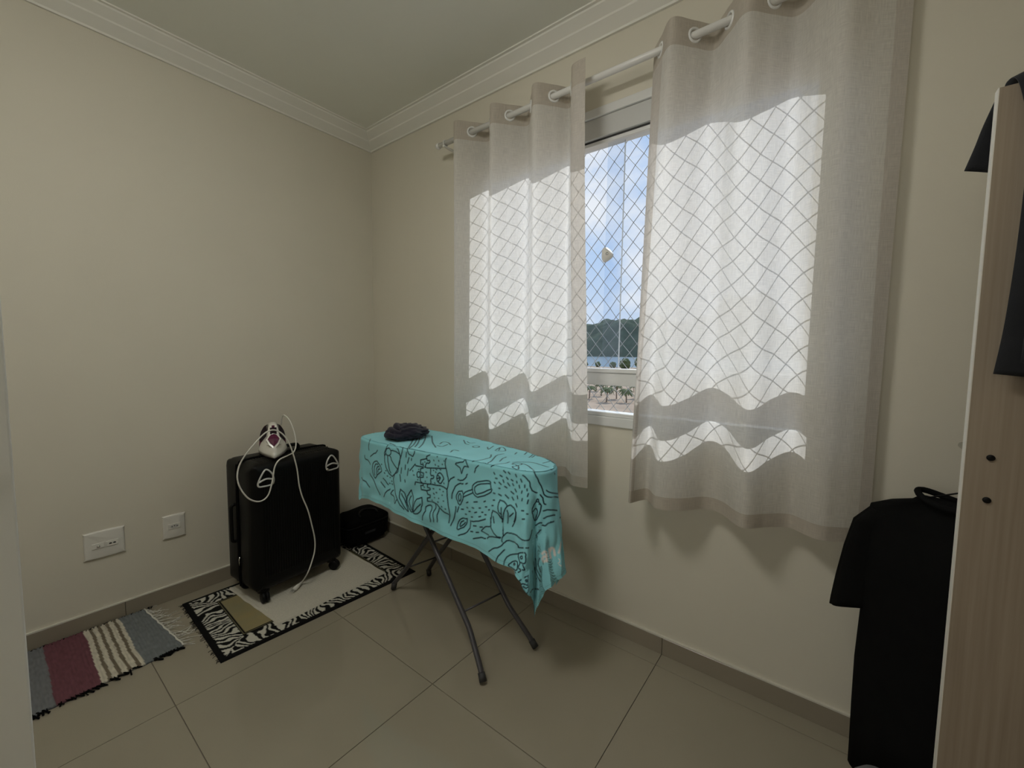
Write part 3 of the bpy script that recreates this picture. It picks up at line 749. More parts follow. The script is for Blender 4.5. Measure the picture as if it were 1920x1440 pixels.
# ================================================================ steam iron lying on the suitcase
def iron():
    ang = -0.36
    loc = Vector((0.172, -0.722, SC_TOP+0.0032)); root = empty('steam_iron', loc, ang)     # heel at origin, tip along +x
    L = 0.245
    def outline(f):           # half width along the length
        return 0.066*(1-f**1.9)**0.85*(0.90+0.10*min(1, f*5))
    def loft(name, levels, m, n=26):
        V = []; F = []
        for z, sw, sl, x0 in levels:
            for k in range(n):
                t = k/n
                if t < 0.5: f = t*2; s = 1
                else: f = 2-t*2; s = -1
                fx = min(f, 1.0)
                V.append((x0+fx*L*sl, s*outline(fx)*sw, z))
        for i in range(len(levels)-1):
            for k in range(n): F.append((i*n+k, i*n+(k+1) % n, (i+1)*n+(k+1) % n, (i+1)*n+k))
        F.append(tuple(range(n-1, -1, -1))); q = (len(levels)-1)*n; F.append(tuple(range(q, q+n)))
        return from_data(name, V, F, m, root, smooth=False)
    loft('soleplate', [(0.0, 0.99, 0.99, 0.0), (0.006, 1.0, 1.0, 0.0)], 'iron_dark')
    o = loft('body', [(0.006, 1.03, 1.0, 0.0), (0.020, 1.0, 0.985, 0.0), (0.040, 0.88, 0.92, 0.0), (0.062, 0.62, 0.78, 0.0), (0.078, 0.40, 0.66, 0.005)], 'iron_white')
    o.data.polygons.foreach_set('use_smooth', [len(p.vertices) == 4 for p in o.data.polygons])
    # handle: arch from the heel to the nose
    def arch(name, prof, m, w, h):
        pth = catmull(prof, 6); V = []; F = []; n = 12
        for i, p in enumerate(pth):
            t = (pth[min(i+1, len(pth)-1)]-pth[max(i-1, 0)]).normalized(); up = Vector((-t.z, 0, t.x))
            for k in range(n):
                a_ = 2*PI*k/n; V.append(p+Vector((0, 1, 0))*w(i/(len(pth)-1))*math.cos(a_)+up*h(i/(len(pth)-1))*math.sin(a_))
        for i in range(len(pth)-1):
            for k in range(n): F.append((i*n+k, i*n+(k+1) % n, (i+1)*n+(k+1) % n, (i+1)*n+k))
        F.append(tuple(range(n-1, -1, -1))); q = (len(pth)-1)*n; F.append(tuple(range(q, q+n)))
        return from_data(name, V, F, m, root)
    arch('handle', [(0.015, 0, 0.060), (0.006, 0, 0.100), (0.028, 0, 0.132), (0.085, 0, 0.140), (0.135, 0, 0.128), (0.160, 0, 0.092), (0.175, 0, 0.056)], 'iron_white', lambda f: 0.019+0.012*abs(f-0.5)*2, lambda f: 0.012+0.008*abs(f-0.5))
    arch('grip', [(0.022, 0, 0.118), (0.060, 0, 0.1335), (0.110, 0, 0.1300), (0.134, 0, 0.114)], 'iron_dark', lambda f: 0.0275, lambda f: 0.0075)
    heel = arch('heel_rest', [(0.004, 0, 0.010), (-0.006, 0, 0.05), (-0.004, 0, 0.10), (0.006, 0, 0.128)], 'iron_purple', lambda f: 0.062-0.030*f*f, lambda f: 0.007)
    arch('heel_trim', [(0.012, 0, 0.05), (0.006, 0, 0.10), (0.014, 0, 0.135)], 'iron_dark', lambda f: 0.060-0.038*f*f, lambda f: 0.006)
    # purple faceted dial on the nose, white surround, dark recess above it
    c0 = Vector((0.168, 0, 0.074)); nrm = Vector((0.80, 0, 0.60)).normalized(); up = Vector((-nrm.z, 0, nrm.x)); sd_ = Vector((0, 1, 0))
    def facet(name, sw, sh_, lift, off, m):
        V = [c0+nrm*off+sd_*a_*sw+up*b_*sh_ for a_, b_ in ((0, -1), (0.62, -0.50), (1, 0.08), (0.60, 0.58), (0, 1), (-0.60, 0.58), (-1, 0.08), (-0.62, -0.50))]
        V2 = [v-nrm*0.026 for v in V]; V3 = [c0+nrm*(off+lift)]
        F = [(i, (i+1) % 8, 16) for i in range(8)]+[(i, i+8, (i+1) % 8+8, (i+1) % 8) for i in range(8)]+[tuple(range(15, 7, -1))]
        return from_data(name, V+V2+V3, F, m, root, smooth=False)
    facet('dial_surround', 0.032, 0.050, 0.003, 0.014, 'iron_white')
    facet('steam_dial', 0.025, 0.037, 0.008, 0.019, 'iron_purple')
    o = prism('button_recess', [(-0.016, 0), (-0.013, 0.03), (0.013, 0.03), (0.016, 0)], 'Y', -0.014, 0.014, 'iron_dark', root)
    o.location = (0.150, 0, 0.108)
    tube('steam_button', [(0.146, -0.006, 0.142), (0.146, 0.006, 0.142)], 0.007, 'iron_purple', root)
    tag(root, 'white and purple steam iron lying on the black suitcase', 'iron')
    # cord, in front of the suitcase, as a part of the iron
    Mi = (Matrix.Translation(loc) @ Matrix.Rotation(ang, 4, 'Z')).inverted()
    fx = 0.268+0.135+0.010
    def fp(x, y, d=0.0):      # a point on a plane just before the suitcase's front
        nrm_ = SC_M.to_3x3() @ Vector((1, 0, 0)); p0 = SC_M @ Vector((0.1455+d, 0, 0.3))
        dr = Vector(_fw+_r*(x-960)/FPX-_u*(y-720)/FPX); t = (p0-Vector(CAM)).dot(nrm_)/dr.dot(nrm_); return Vector(CAM)+dr*t
    pts = [px_on(527, 796, 0, 0.165), px_on(529, 782, 0, 0.185), px_on(534, 779, 0, 0.21), px_on(544, 790, 0, 0.24), px_on(552, 812, 0, 0.27), px_on(555, 832, 0, 0.29), px_on(551, 847, 0, 0.32),
           px_on(540, 854, 0, 0.375), fp(524, 862, 0.004), fp(515, 876), fp(511, 900), fp(503, 928), fp(488, 940), fp(468, 936), fp(452, 918), fp(445, 897), fp(448, 875), fp(458, 856, 0.012),
           fp(472, 838, 0.03), fp(490, 818, 0.03), fp(504, 808, 0.02), fp(518, 807, 0.012), fp(532, 816, 0.012), fp(543, 833, 0.012), fp(551, 856, 0.008), fp(557, 880), fp(561, 910), fp(567, 932), fp(577, 956), fp(584, 982),
           fp(590, 1010), fp(590, 1032), fp(585, 1052, 0.012), fp(577, 1074, 0.024)]
    pl = px_on(567, 1090, 2, SZ+0.018); pts.append(pl)
    tube('power_cord', [Mi @ p for p in catmull(pts, 6)], 0.0033, 'cord', root, n=8)
    a_ = px_on(567, 1090, 2, SZ+0.018); b_ = px_on(551, 1106, 2, SZ+0.0095); d = (b_-a_).normalized()
    pth = [a_, a_.lerp(b_, 0.35), a_.lerp(b_, 0.6), b_]
    rr = [0.0045, 0.006, 0.0105, 0.0105]
    plug = tube('plug', [Mi @ p for p in pth], lambda f: rr[min(3, int(round(f*3)))], 'cord', root, n=12)
    side = d.cross(Vector((0, 0, 1))).normalized()
    for k in (-1, 0, 1):
        q0 = b_+side*0.0085*k; q1 = q0+d*0.018; q1.z = max(q1.z, SZ+0.003)
        tube('plug_pin', [Mi @ q0, Mi @ q1], 0.0022, 'chrome', plug, n=8)
iron()

# ================================================================ black bag in the corner
def bag():
    root = empty('toiletry_bag', (0.128, -0.190, 0.006), math.radians(2))
    n, rows = 64, 22; V = []; F = []
    hx, hy, H = 0.100, 0.155, 0.185
    for j in range(rows):
        f = j/(rows-1); z = H*f
        pin = 1-0.30*max(0, abs(f-0.5)*2-0.55)**1.4/0.45**1.4
        for k in range(n):
            a = 2*PI*k/n; cx_, sy_ = math.cos(a), math.sin(a)
            e = 0.34
            x = hx*math.copysign(abs(cx_)**e, cx_)*pin; y = hy*math.copysign(abs(sy_)**e, sy_)*pin
            w_ = noise.noise(Vector((x*18, y*18, z*22)))*0.004
            V.append((x+w_*cx_, y+w_*sy_, z+noise.noise(Vector((x*12, y*12, 7)))*0.006*f))
    for j in range(rows-1):
        for k in range(n): F.append((j*n+k, j*n+(k+1) % n, (j+1)*n+(k+1) % n, (j+1)*n+k))
    F.append(tuple(range(n-1, -1, -1)))
    q = (rows-1)*n; V.append((0, 0, H+0.006)); F += [(q+k, q+(k+1) % n, len(V)-1) for k in range(n)]
    from_data('bag_body', V, F, 'black_fabric', root)
    ring = [(hx*0.995*math.copysign(abs(math.cos(a))**.34, math.cos(a)), hy*0.995*math.copysign(abs(math.sin(a))**.34, math.sin(a)), 0.128) for a in np.linspace(0, 2*PI, 65)]
    tube('zip_line', ring, 0.0038, 'black_rubber', root, n=6)
    tube('handle_strap', catmull([(0.085, -0.06, H-0.006), (0.06, -0.055, H+0.010), (0.03, 0.0, H+0.014), (0.06, 0.055, H+0.010), (0.085, 0.06, H-0.006)], 5), 0.006, 'black_rubber', root)
    box('front_pocket', (hx-0.004, -0.10, 0.02), (hx+0.007, 0.10, 0.11), 'black_fabric', root, bev=0.005)
    box('name_patch', (hx+0.006, -0.045, 0.072), (hx+0.0085, 0.03, 0.086), 'shirt_grey', root)
    tag(root, 'small black zipped bag on the floor in the room corner', 'bag')
bag()

# ================================================================ ironing board
BZ = 0.790
OUT = [(0.700, -0.535), (0.82, -0.552), (0.96, -0.551), (1.306, -0.521), (1.56, -0.504), (1.635, -0.497), (1.678, -0.478), (1.695, -0.44), (1.693, -0.39), (1.672, -0.345), (1.62, -0.308), (1.52, -0.274), (1.383, -0.241), (1.08, -0.196), (0.84, -0.192), (0.715, -0.215), (0.668, -0.26), (0.655, -0.37), (0.662, -0.49)]
OUTS = np.array([tuple(p)[:2] for p in catmull([(x, y, 0) for x, y in OUT], 40, True)])
def ironing_board():
    cx_, cy_ = 1.17, -0.40
    root = empty('ironing_board', (cx_, cy_, 0))
    sm = [((p[0]-cx_)*0.985, (p[1]-cy_)*0.955) for p in OUTS[::8]]
    prism('board_top', sm, 'Z', BZ-0.020, BZ-0.004, 'board_metal', root)
    prism('pad', [(a*1.004, b*1.004) for a, b in sm], 'Z', BZ-0.004, BZ+0.001, 'grey_cloth', root)
    loc = Vector((cx_, cy_, 0))
    av, cv = Vector((0.985, -0.170, 0)).normalized(), Vector((0.170, 0.985, 0)).normalized()
    def leg_point(near, side, z):
        m, d, k, s0, h, hf = ((Vector((1.545, -0.442, 0)), -av, 1.083, -0.021, 0.105, 0.139) if near else (Vector((0.787, -0.311, 0)), av, 0.897, -0.034, 0.085, 0.105))
        hh = h+(hf-h)*max(0.0, 1-z/0.135)-(h-0.055)*max(0.0, (z-0.50)/0.265)
        return m+d*max(k*z+s0, 0.0)+cv*side*hh+Vector((0, 0, z))-loc
    for near in (True, False):
        for side in (-1, 1):
            P = [leg_point(near, side, z) for z in (0.012, 0.04, 0.08, 0.11, 0.125, 0.14, 0.16, 0.30, 0.45, 0.60, 0.765)]
            o = tube('leg', P, 0.0105, 'leg_metal', root, n=12); d = (P[0]-P[1]).normalized()
            tube('rubber_foot', [P[0]+d*0.003, P[0]-d*0.028], 0.0135, 'foot_rubber', o, n=12)
    for near, z, nm in ((True, 0.178, 'cross_bar'), (False, 0.155, 'cross_bar'), (True, 0.385, 'pivot_bar')):
        tube(nm, [leg_point(near, -1, z), leg_point(near, 1, z)], 0.0040, 'leg_metal', root)
    for near in (True, False):
        p = (leg_point(near, -1, 0.765)+leg_point(near, 1, 0.765))/2
        box('leg_bracket', (p.x-0.015, p.y-0.07, BZ-0.030), (p.x+0.015, p.y+0.07, BZ-0.019), 'leg_metal', root)
    tag(root, 'folding ironing board with grey tubular legs beneath the turquoise towel', 'ironing board')
ironing_board()

# ---------------------------------------------------------------- beach towel draped over it
DOODLES = {}
CROP = {'A': (660, 780, 7.2), 'B': (860, 780, 7.2), 'M': (640, 760, 4.0), 'C': (900, 900, 4.8)}
def ell(cx_, cy_, a, b, n=14): return [(cx_+a*math.cos(2*PI*k/n), cy_+b*math.sin(2*PI*k/n)) for k in range(n+1)]
A_ = [[(300,820),(280,760),(275,690),(290,630),(330,608),(360,640),(390,690),(400,740),(370,770),(340,800),(320,835),(300,820)],[(310,800),(300,720),(320,650),(350,650)],[(335,790),(330,720),(350,680),(370,690)],[(350,760),(355,720),(380,715)],
[(230,460),(225,400),(250,310)],[(250,545),(290,510),(320,500),(345,460)],[(170,535),(180,580),(220,600),(245,655)],[(130,830),(150,865),(190,890),(240,960)],[(420,840),(450,870),(490,930)],[(390,890),(450,965)],[(430,1090),(450,1040),(480,1010),(515,990)],[(240,780),(290,860),(330,960),(380,1060)],
[(480,400),(520,370),(570,390),(620,450),(655,540),(640,640),(615,725),(580,780),(545,815),(500,780),(460,700),(440,600),(440,500),(480,400)],ell(490,485,36,50),[(500,435),(520,375)],[(530,465),(600,480),(650,530)],[(515,540),(550,630),(610,720)],[(480,540),(490,650),(520,770)],[(455,500),(440,540)],[(460,450),(480,400)],
[(690,420),(670,520),(630,660),(620,750),(580,780),(560,850),(570,950),(600,1100),(650,1200),(700,1260)],[(735,490),(730,555)],[(770,565),(750,640)],[(720,660),(715,720)],[(670,700),(660,770)],[(760,715),(745,800)],[(645,790),(655,885)],[(715,860),(715,895)],[(805,570),(800,600)],
[(750,440),(780,400),(820,330),(850,290),(880,260)],[(745,440),(760,500),(810,540),(830,530),(845,480)],[(770,440),(830,390),(870,330),(885,280)],[(850,420),(900,350),(915,280)],[(900,430),(960,370),(990,300),(995,250)],[(1010,310),(1020,255)],[(1080,270),(1085,350),(1130,425)],
[(1055,525),(1010,545),(1005,575),(930,590),(925,655),(965,660),(960,690),(860,670),(850,650),(780,740),(850,930),(860,890),(960,910)],[(965,700),(925,710),(925,760),(965,775),(960,830),(925,830),(925,880),(960,910),(960,940),(930,940),(935,990),(1010,1010),(1020,1060),(1055,1070),(1055,1105),(1015,1110),(1020,1150),(1100,1165),(1150,1190),(1200,1260),(1250,1300),(1310,1330)],
[(1010,545),(1015,600),(1050,600),(1045,635),(1005,640),(1010,700),(1270,710)],[(1060,715),(1065,800),(1100,805),(1095,845),(1065,850),(1065,915)],[(960,910),(1015,915),(1020,960),(1050,975),(1050,1000),(1010,1005)],[(1015,915),(1200,945),(1285,990)],[(855,690),(850,920)],ell(900,790,24,40),
[(1160,780),(1190,770),(1235,830),(1220,880),(1190,910),(1150,880),(1145,820),(1160,780)],[(1150,840),(1190,835)],[(1165,800),(1195,830)],[(1165,880),(1195,840)],
[(1270,575),(1260,650),(1290,800),(1305,890),(1285,990),(1290,1150),(1320,1330),(1310,1440)],[(1305,890),(1330,850),(1380,825)],[(1345,1110),(1360,1020),(1400,950),(1450,915),(1500,915)],[(1535,920),(1560,905)],[(1430,860),(1480,870),(1530,840),(1555,785)],
[(655,985),(640,1060),(650,1130),(700,1220),(760,1290),(735,1180),(730,1100),(700,1030),(655,985)],[(665,1050),(720,1150),(760,1290)],[(800,1000),(760,1060),(740,1130),(760,1220),(810,1300),(820,1200),(825,1100),(800,1000)],[(800,1080),(770,1150),(800,1270)],[(945,1105),(880,1120),(835,1190),(825,1300),(870,1320),(920,1290),(945,1200),(945,1105)],[(925,1190),(880,1230),(835,1290)],
[(560,1000),(520,1050),(570,1090),(575,1180),(600,1130)],[(950,1400),(960,1330),(990,1280),(1000,1230),(1060,1200),(1080,1240),(1050,1330),(1060,1430)],[(1130,1190),(1135,1240),(1095,1310),(1100,1430)],[(1180,1250),(1150,1340),(1150,1430)],
[(1180,380),(1230,350),(1300,360),(1330,390)],[(1150,400),(1220,410),(1290,385)],[(1330,490),(1370,460),(1440,470)],[(1420,420),(1450,380)],[(1490,330),(1540,370)]]
B_ = [[(0,625),(60,620),(90,590),(105,635),(130,690),(75,685),(40,775),(20,700),(-40,650),(0,625)],[(215,765),(230,710),(265,665)],[(185,960),(195,1040),(240,1090),(300,1090),(440,1025),(430,940),(420,880),(330,880),(220,905),(185,960)],[(425,910),(300,915),(230,945),(215,1000),(240,1050),(300,1045),(430,990)],[(185,990),(110,1020),(60,1055)],[(190,1040),(120,1070),(60,1100)],
[(0,1020),(45,1015),(60,1060),(50,1140),(15,1200),(-15,1150),(-30,1070),(0,1020)],[(5,1050),(30,1060),(30,1120),(10,1150),(0,1100),(5,1050)],
[(560,1135),(535,1200),(535,1290),(580,1340),(590,1430)],[(560,1135),(610,1150),(650,1200),(655,1220)],[(650,1220),(710,1205),(760,1270),(770,1350),(745,1430)],[(650,1220),(610,1290),(600,1430)],[(575,1240),(575,1340)],[(655,1275),(670,1350),(660,1440)],[(460,1280),(440,1340),(435,1440)],[(460,1280),(530,1320),(570,1380)],[(465,1360),(480,1440)],[(735,1310),(690,1360)],
[(1060,1125),(1045,1160),(1020,1190),(995,1250),(1000,1330),(1035,1415),(1080,1340),(1110,1250),(1110,1200),(1080,1160),(1075,1125),(1060,1125)],[(1045,1160),(1080,1160)],[(1020,1190),(1100,1190)],[(1005,1290),(1040,1250),(1065,1290),(1035,1400)],
[(865,800),(920,850),(960,900),(970,970),(1010,1020),(1060,1035)],[(1010,730),(1050,820),(1100,920),(1130,980),(1150,1050),(1200,1090),(1345,1095)],[(1185,1000),(1220,1030),(1340,1045)],[(1100,1065),(1135,1110),(1150,1180),(1175,1195)],[(1205,1193),(1360,1197)],[(1145,1280),(1230,1265),(1365,1280)],[(1145,1385),(1220,1350),(1300,1340),(1360,1325)],[(1240,1430),(1310,1420),(1380,1370)],[(1245,725),(1300,790)],
[(70,325),(90,370),(140,385)],[(115,345),(150,365),(220,360)],ell(235,415,45,12),[(390,420),(400,450),(470,405)],[(495,465),(545,430),(600,425),(630,470),(500,470)],[(560,430),(540,465)],[(760,515),(785,490)],[(890,520),(920,490)],[(865,555),(945,490)],[(910,560),(965,500)],[(950,560),(1005,500)],[(985,560),(1045,505)],[(1050,540),(1080,505)],
[(190,610),(270,600),(380,575),(430,555),(440,520)],[(390,640),(450,600),(500,540),(550,520),(610,510)],[(550,615),(590,575),(640,555)],[(440,680),(500,655),(620,640),(690,620)],[(720,650),(760,635),(840,640),(850,655),(800,665),(810,690),(800,725),(740,700),(730,680),(780,675),(770,655),(720,650)],[(850,640),(920,665),(1000,720)],[(730,625),(850,620),(1000,630),(1130,665),(1210,690)],[(1140,635),(1240,610),(1300,590)],[(1200,560),(1230,600)]]
dash = "610,735,635,765 670,755,690,785 770,790,780,825 470,765,490,790 560,795,585,815 645,825,665,850 840,850,850,890 710,855,730,875 595,865,615,895 500,840,520,850 780,880,785,900 660,905,690,945 730,915,745,940 545,895,575,925 890,930,890,965 480,890,495,910 620,945,650,975 540,970,560,980 925,985,925,1010 815,940,820,975 760,985,780,1020 710,1020,740,1055 855,1015,850,1045 630,1060,675,1110 540,1055,575,1075 940,1045,930,1085 790,1080,800,1115 725,1095,745,1130 860,1115,855,1145 470,1040,490,1045 205,1160,250,1155 340,1155,365,1150 105,1170,125,1165 465,1135,485,1135 360,1225,385,1225 110,1235,125,1240 180,1240,205,1243 270,1245,295,1245 450,1208,465,1212 135,1285,155,1290 215,1303,245,1303 310,1303,330,1303 400,1268,415,1270 350,1332,375,1332 270,1358,300,1358 90,1320,105,1325 170,1365,190,1368 850,1275,880,1278 915,1323,935,1325 855,1393,885,1393 770,1190,785,1230 940,1140,925,1185"
for q in dash.split():
    v = [float(a) for a in q.split(',')]; B_.append([(v[0], v[1]), (v[2], v[3])])
M_ = [[(945,850),(900,850),(875,890),(870,930),(905,920),(940,890),(945,850)],[(920,865),(895,880),(895,910),(930,880)],[(970,865),(965,920),(930,960),(880,975)],[(975,870),(1030,870),(1080,855)],[(990,905),(1010,906)],[(1040,915),(1060,915)],[(970,945),(985,946)],[(1010,955),(1030,955)],[(990,1000),(1050,992),(1080,1000)],[(860,760),(850,830),(820,900)],[(880,760),(870,800)],[(900,780),(915,782)]]
C_ = [[(345,660),(405,655),(410,690),(405,750),(360,740),(345,690),(345,660)],ell(373,698,11,12,8),[(360,745),(345,790),(370,810),(345,830)],[(380,760),(400,810),(375,805)],[(255,770),(290,735),(335,735),(330,810),(300,800),(255,770)],ell(310,757,8,8,8),[(300,800),(320,835)],
[(435,860),(345,915),(350,950),(360,990),(335,1060),(345,1105),(370,1050),(430,1010),(435,940),(435,860)],ell(418,908,8,9,8),[(360,970),(375,990),(385,985)],[(390,960),(410,975),(430,965)],[(350,945),(390,935),(430,950)],
[(80,645),(110,620),(180,600),(215,570),(250,545),(300,555),(345,590),(350,610),(440,610)],[(200,560),(200,520),(240,480),(280,480),(330,500),(380,540),(440,540)],[(135,755),(160,690),(220,630)],[(215,765),(230,710),(270,675),(340,665)],[(65,530),(85,510),(180,525)],
[(205,350),(210,500)],[(95,340),(100,430),(140,500),(190,520)],[(170,310),(200,360)],[(325,290),(320,360),(290,420)],[(210,340),(210,500)],[(10,460),(50,420),(90,420)],[(10,460),(80,495)],
[(535,705),(525,760),(545,830)],[(500,710),(510,800),(545,870)],[(485,735),(500,830),(540,910)],[(470,820),(510,890)],[(500,410),(530,390),(555,385)],[(560,405),(590,410),(620,385),(690,365),(725,335)],[(510,520),(515,480),(550,450)],[(445,540),(460,490),(470,450)],[(390,1300),(400,1180),(440,1060)],[(455,1010),(480,980),(530,985)],
[(705,65),(765,105)],[(715,190),(750,230)],[(730,240),(780,270)],[(740,320),(795,350)],[(750,375),(800,380)],[(765,455),(800,435)]]
TXT = [[(565,665),(588,645),(608,656),(614,730)],[(612,690),(584,690),(567,712),(582,736),(612,716)],[(636,622),(652,700)],[(644,648),(664,612),(688,620),(702,678)],[(712,578),(742,650)],[(742,650),(764,560)]]
TXT2 = [[(730,720),(745,710),(752,738),(735,752)],[(745,760),(768,772),(760,785)]]
DOTS = [(1105,600),(1150,550),(1170,605),(1245,610),(1125,660),(1165,680),(1220,655),(1100,735),(1140,720),(1195,725),(1120,905),(1130,760),(1240,910),(1100,980),(1185,990),(1230,1020),(1140,1035),(1215,1070),(1105,1050),(1170,1110),(1115,1105),(1235,1150),(1160,1160),(1210,1225),(1260,1255),(1080,1140),(985,620),(985,690),(1000,760),(1010,830),(990,880),(940,800),(900,720),(890,860),(820,740),(835,800),(975,960),(955,640),(540,880),(515,830),(480,810),(440,770),(510,910),(460,740),(400,655),(545,920)]
def towel():
    u0, u1, v0, v1 = 0.612, 2.065, -0.845, -0.075
    st = 0.0026
    nu = int((u1-u0)/st); nv = int((v1-v0)/st)
    U, Vv = np.meshgrid(np.linspace(u0, u1, nu), np.linspace(v0, v1, nv)); U = U.ravel(); Vv = Vv.ravel()
    # the towel lies a little askew on the board
    a = math.radians(-1.2); uc, vc = 1.2, -0.4
    P = np.stack([uc+(U-uc)*math.cos(a)-(Vv-vc)*math.sin(a), vc+(U-uc)*math.sin(a)+(Vv-vc)*math.cos(a)], -1)
    O = OUTS; nO = len(O); tang = np.roll(O, -1, 0)-np.roll(O, 1, 0); tang /= np.linalg.norm(tang, axis=1)[:, None]
    nor = np.stack([tang[:, 1], -tang[:, 0]], -1)
    idx = np.empty(len(P), int)
    for k in range(0, len(P), 20000):
        D = ((P[k:k+20000, None, :].astype(np.float32)-O[None].astype(np.float32))**2).sum(-1); idx[k:k+20000] = D.argmin(1)
    # refine on the neighbouring segments
    best = np.full(len(P), 1e9); Q = np.zeros_like(P); NQ = np.zeros_like(P)
    for off in (-1, 0):
        i0 = (idx+off) % nO; i1 = (i0+1) % nO; A0 = O[i0]; E = O[i1]-A0; t = np.clip(((P-A0)*E).sum(1)/(E*E).sum(1), 0, 1)
        q = A0+E*t[:, None]; d = np.linalg.norm(P-q, axis=1); nn = nor[i0]*(1-t)[:, None]+nor[i1]*t[:, None]; b = d < best
        best[b] = d[b]; Q[b] = q[b]; NQ[b] = nn[b]
    NQ /= np.linalg.norm(NQ, axis=1)[:, None]
    sgn = ((P-Q)*NQ).sum(1); s = np.where(sgn > 0, best, 0.0)
    phi = np.degrees(np.arctan2(NQ[:, 1], NQ[:, 0]))
    G = lambda x, m, w_: np.exp(-((x-m)/w_)**2)
    f1 = 0.15*G(phi, -70, 11) - 0.07*G(phi, -47, 9) + 0.16*G(phi, -5, 24) - 0.04*G(phi, 38, 10) + 0.12*G(phi, 62, 14)
    f1 += 0.05*G(phi, -140, 25)
    fx = (0.030*np.sin(Q[:, 0]*21+0.6)*np.clip((Q[:, 0]-1.2)/0.3, 0, 1) + 0.012*np.sin(Q[:, 0]*13))*(np.abs(phi+86) < 14)
    r = 0.014; arc = r*PI/2
    so_ = np.where(s < arc, r*np.sin(np.minimum(s, arc)/r), r); dr = np.where(s < arc, r*(1-np.cos(np.minimum(s, arc)/r)), r+(s-arc))
    sl = np.maximum(s-arc, 0)
    off = so_-r+0.004 + sl*(0.035+f1+fx)*np.clip(sl/0.12+0.3, 0, 1.0)
    rip = value_noise(np.stack([P[:, 0], P[:, 1]], -1)[::1], 16, 3.0)
    X = np.where(s > 0, Q[:, 0]+NQ[:, 0]*off, P[:, 0]); Y = np.where(s > 0, Q[:, 1]+NQ[:, 1]*off, P[:, 1])
    X = X+np.where(s > arc, NQ[:, 0]*rip*0.010*np.clip(sl/0.2, 0, 1), 0); Y = Y+np.where(s > arc, NQ[:, 1]*rip*0.010*np.clip(sl/0.2, 0, 1), 0)
    Z = BZ+0.0065-dr+np.where(s == 0, rip*0.0022, rip*0.0022*np.exp(-s*30))
    V3 = np.stack([X, Y, Z], -1)
    loc = np.array([1.17, -0.40, BZ])
    F = grid_faces(nu, nv)
    o = from_data('beach_towel', V3-loc, F, 'towel_cloth'); o.location = loc
    # normals, projection and the printed pattern
    g3 = V3.reshape(nv, nu, 3); du = np.gradient(g3, axis=1); dv = np.gradient(g3, axis=0); nm = np.cross(du, dv).reshape(-1, 3)
    px = project(V3); face = ((CAM-V3)*nm).sum(1) > 0
    ink = np.zeros(len(V3)); white = np.zeros(len(V3))
    cand = np.nonzero(face)[0]; pc = px[cand]
    def to3(p):
        d = ((pc-np.array(p))**2).sum(1); return V3[cand[d.argmin()]]
    allp = []
    def dens(poly, n=3):
        return [tuple(q)[:2] for q in catmull([(a_, b_, 0) for a_, b_ in poly], n)] if len(poly) > 2 else poly
    def draw(poly, crop, target, wid, smooth=True):
        ox, oy, sc = CROP[crop]
        pl = dens(poly) if smooth else poly
        W = np.array([to3((ox+x/sc, oy+y/sc)) for x, y in pl])
        lo, hi = W.min(0)-0.01, W.max(0)+0.01
        ii = np.nonzero(((V3 > lo) & (V3 < hi)).all(1) & face)[0]
        if not len(ii): return
        S = V3[ii]
        for a_, b_ in zip(W[:-1], W[1:]):
            E = b_-a_; LL = (E*E).sum()
            if LL > 0.03**2*4: continue
            t = np.clip(((S-a_)@E)/max(LL, 1e-12), 0, 1); d = np.linalg.norm(S-a_-t[:, None]*E, axis=1)
            target[ii] = np.maximum(target[ii], np.clip(1.5-d/wid, 0, 1))
    for poly in A_: draw(poly, 'A', ink, 0.0026, smooth=len(poly) < 13)
    for poly in B_: draw(poly, 'B', ink, 0.0024)
    for poly in M_: draw(poly, 'M', ink, 0.0025)
    for poly in C_: draw(poly, 'C', ink, 0.0023)
    for x, y in DOTS: draw([(x-4, y-3), (x+4, y+3)], 'A', ink, 0.0024)
    for poly in TXT: draw([(552+(x-555)*0.84, y) for x, y in poly], 'C', white, 0.0042)
    for poly in TXT2: draw([(552+(x-555)*0.84, y) for x, y in poly], 'C', white, 0.0014)
    # the sides that face away carry the same kind of wavy line print
    back = ~face & (s > 0.01)
    wv = np.abs(((P[:, 0]*9+0.35*np.sin(P[:, 1]*14)+rip*0.5) % 1.0)-0.5)
    ink = np.where(back & (wv < 0.022), 1.0, ink)
    base = srgb(150, 222, 232); inkc = srgb(12, 24, 44)
    tone = (1+0.05*rip)[:, None]
    edge = np.minimum.reduce([U-u0, u1-U, Vv-v0, v1-Vv]); hemline = (edge > 0.012) & (edge < 0.0155)
    col = base*tone; col = np.where(hemline[:, None], col*0.8, col)
    col = col*(1-ink[:, None])+inkc*ink[:, None]; col = col*(1-white[:, None])+srgb(245, 240, 236)*white[:, None]
    set_colors(o, np.clip(col, 0, 1))
    tag(o, 'turquoise beach towel with sandcastle line drawings draped over the ironing board', 'towel')
towel()

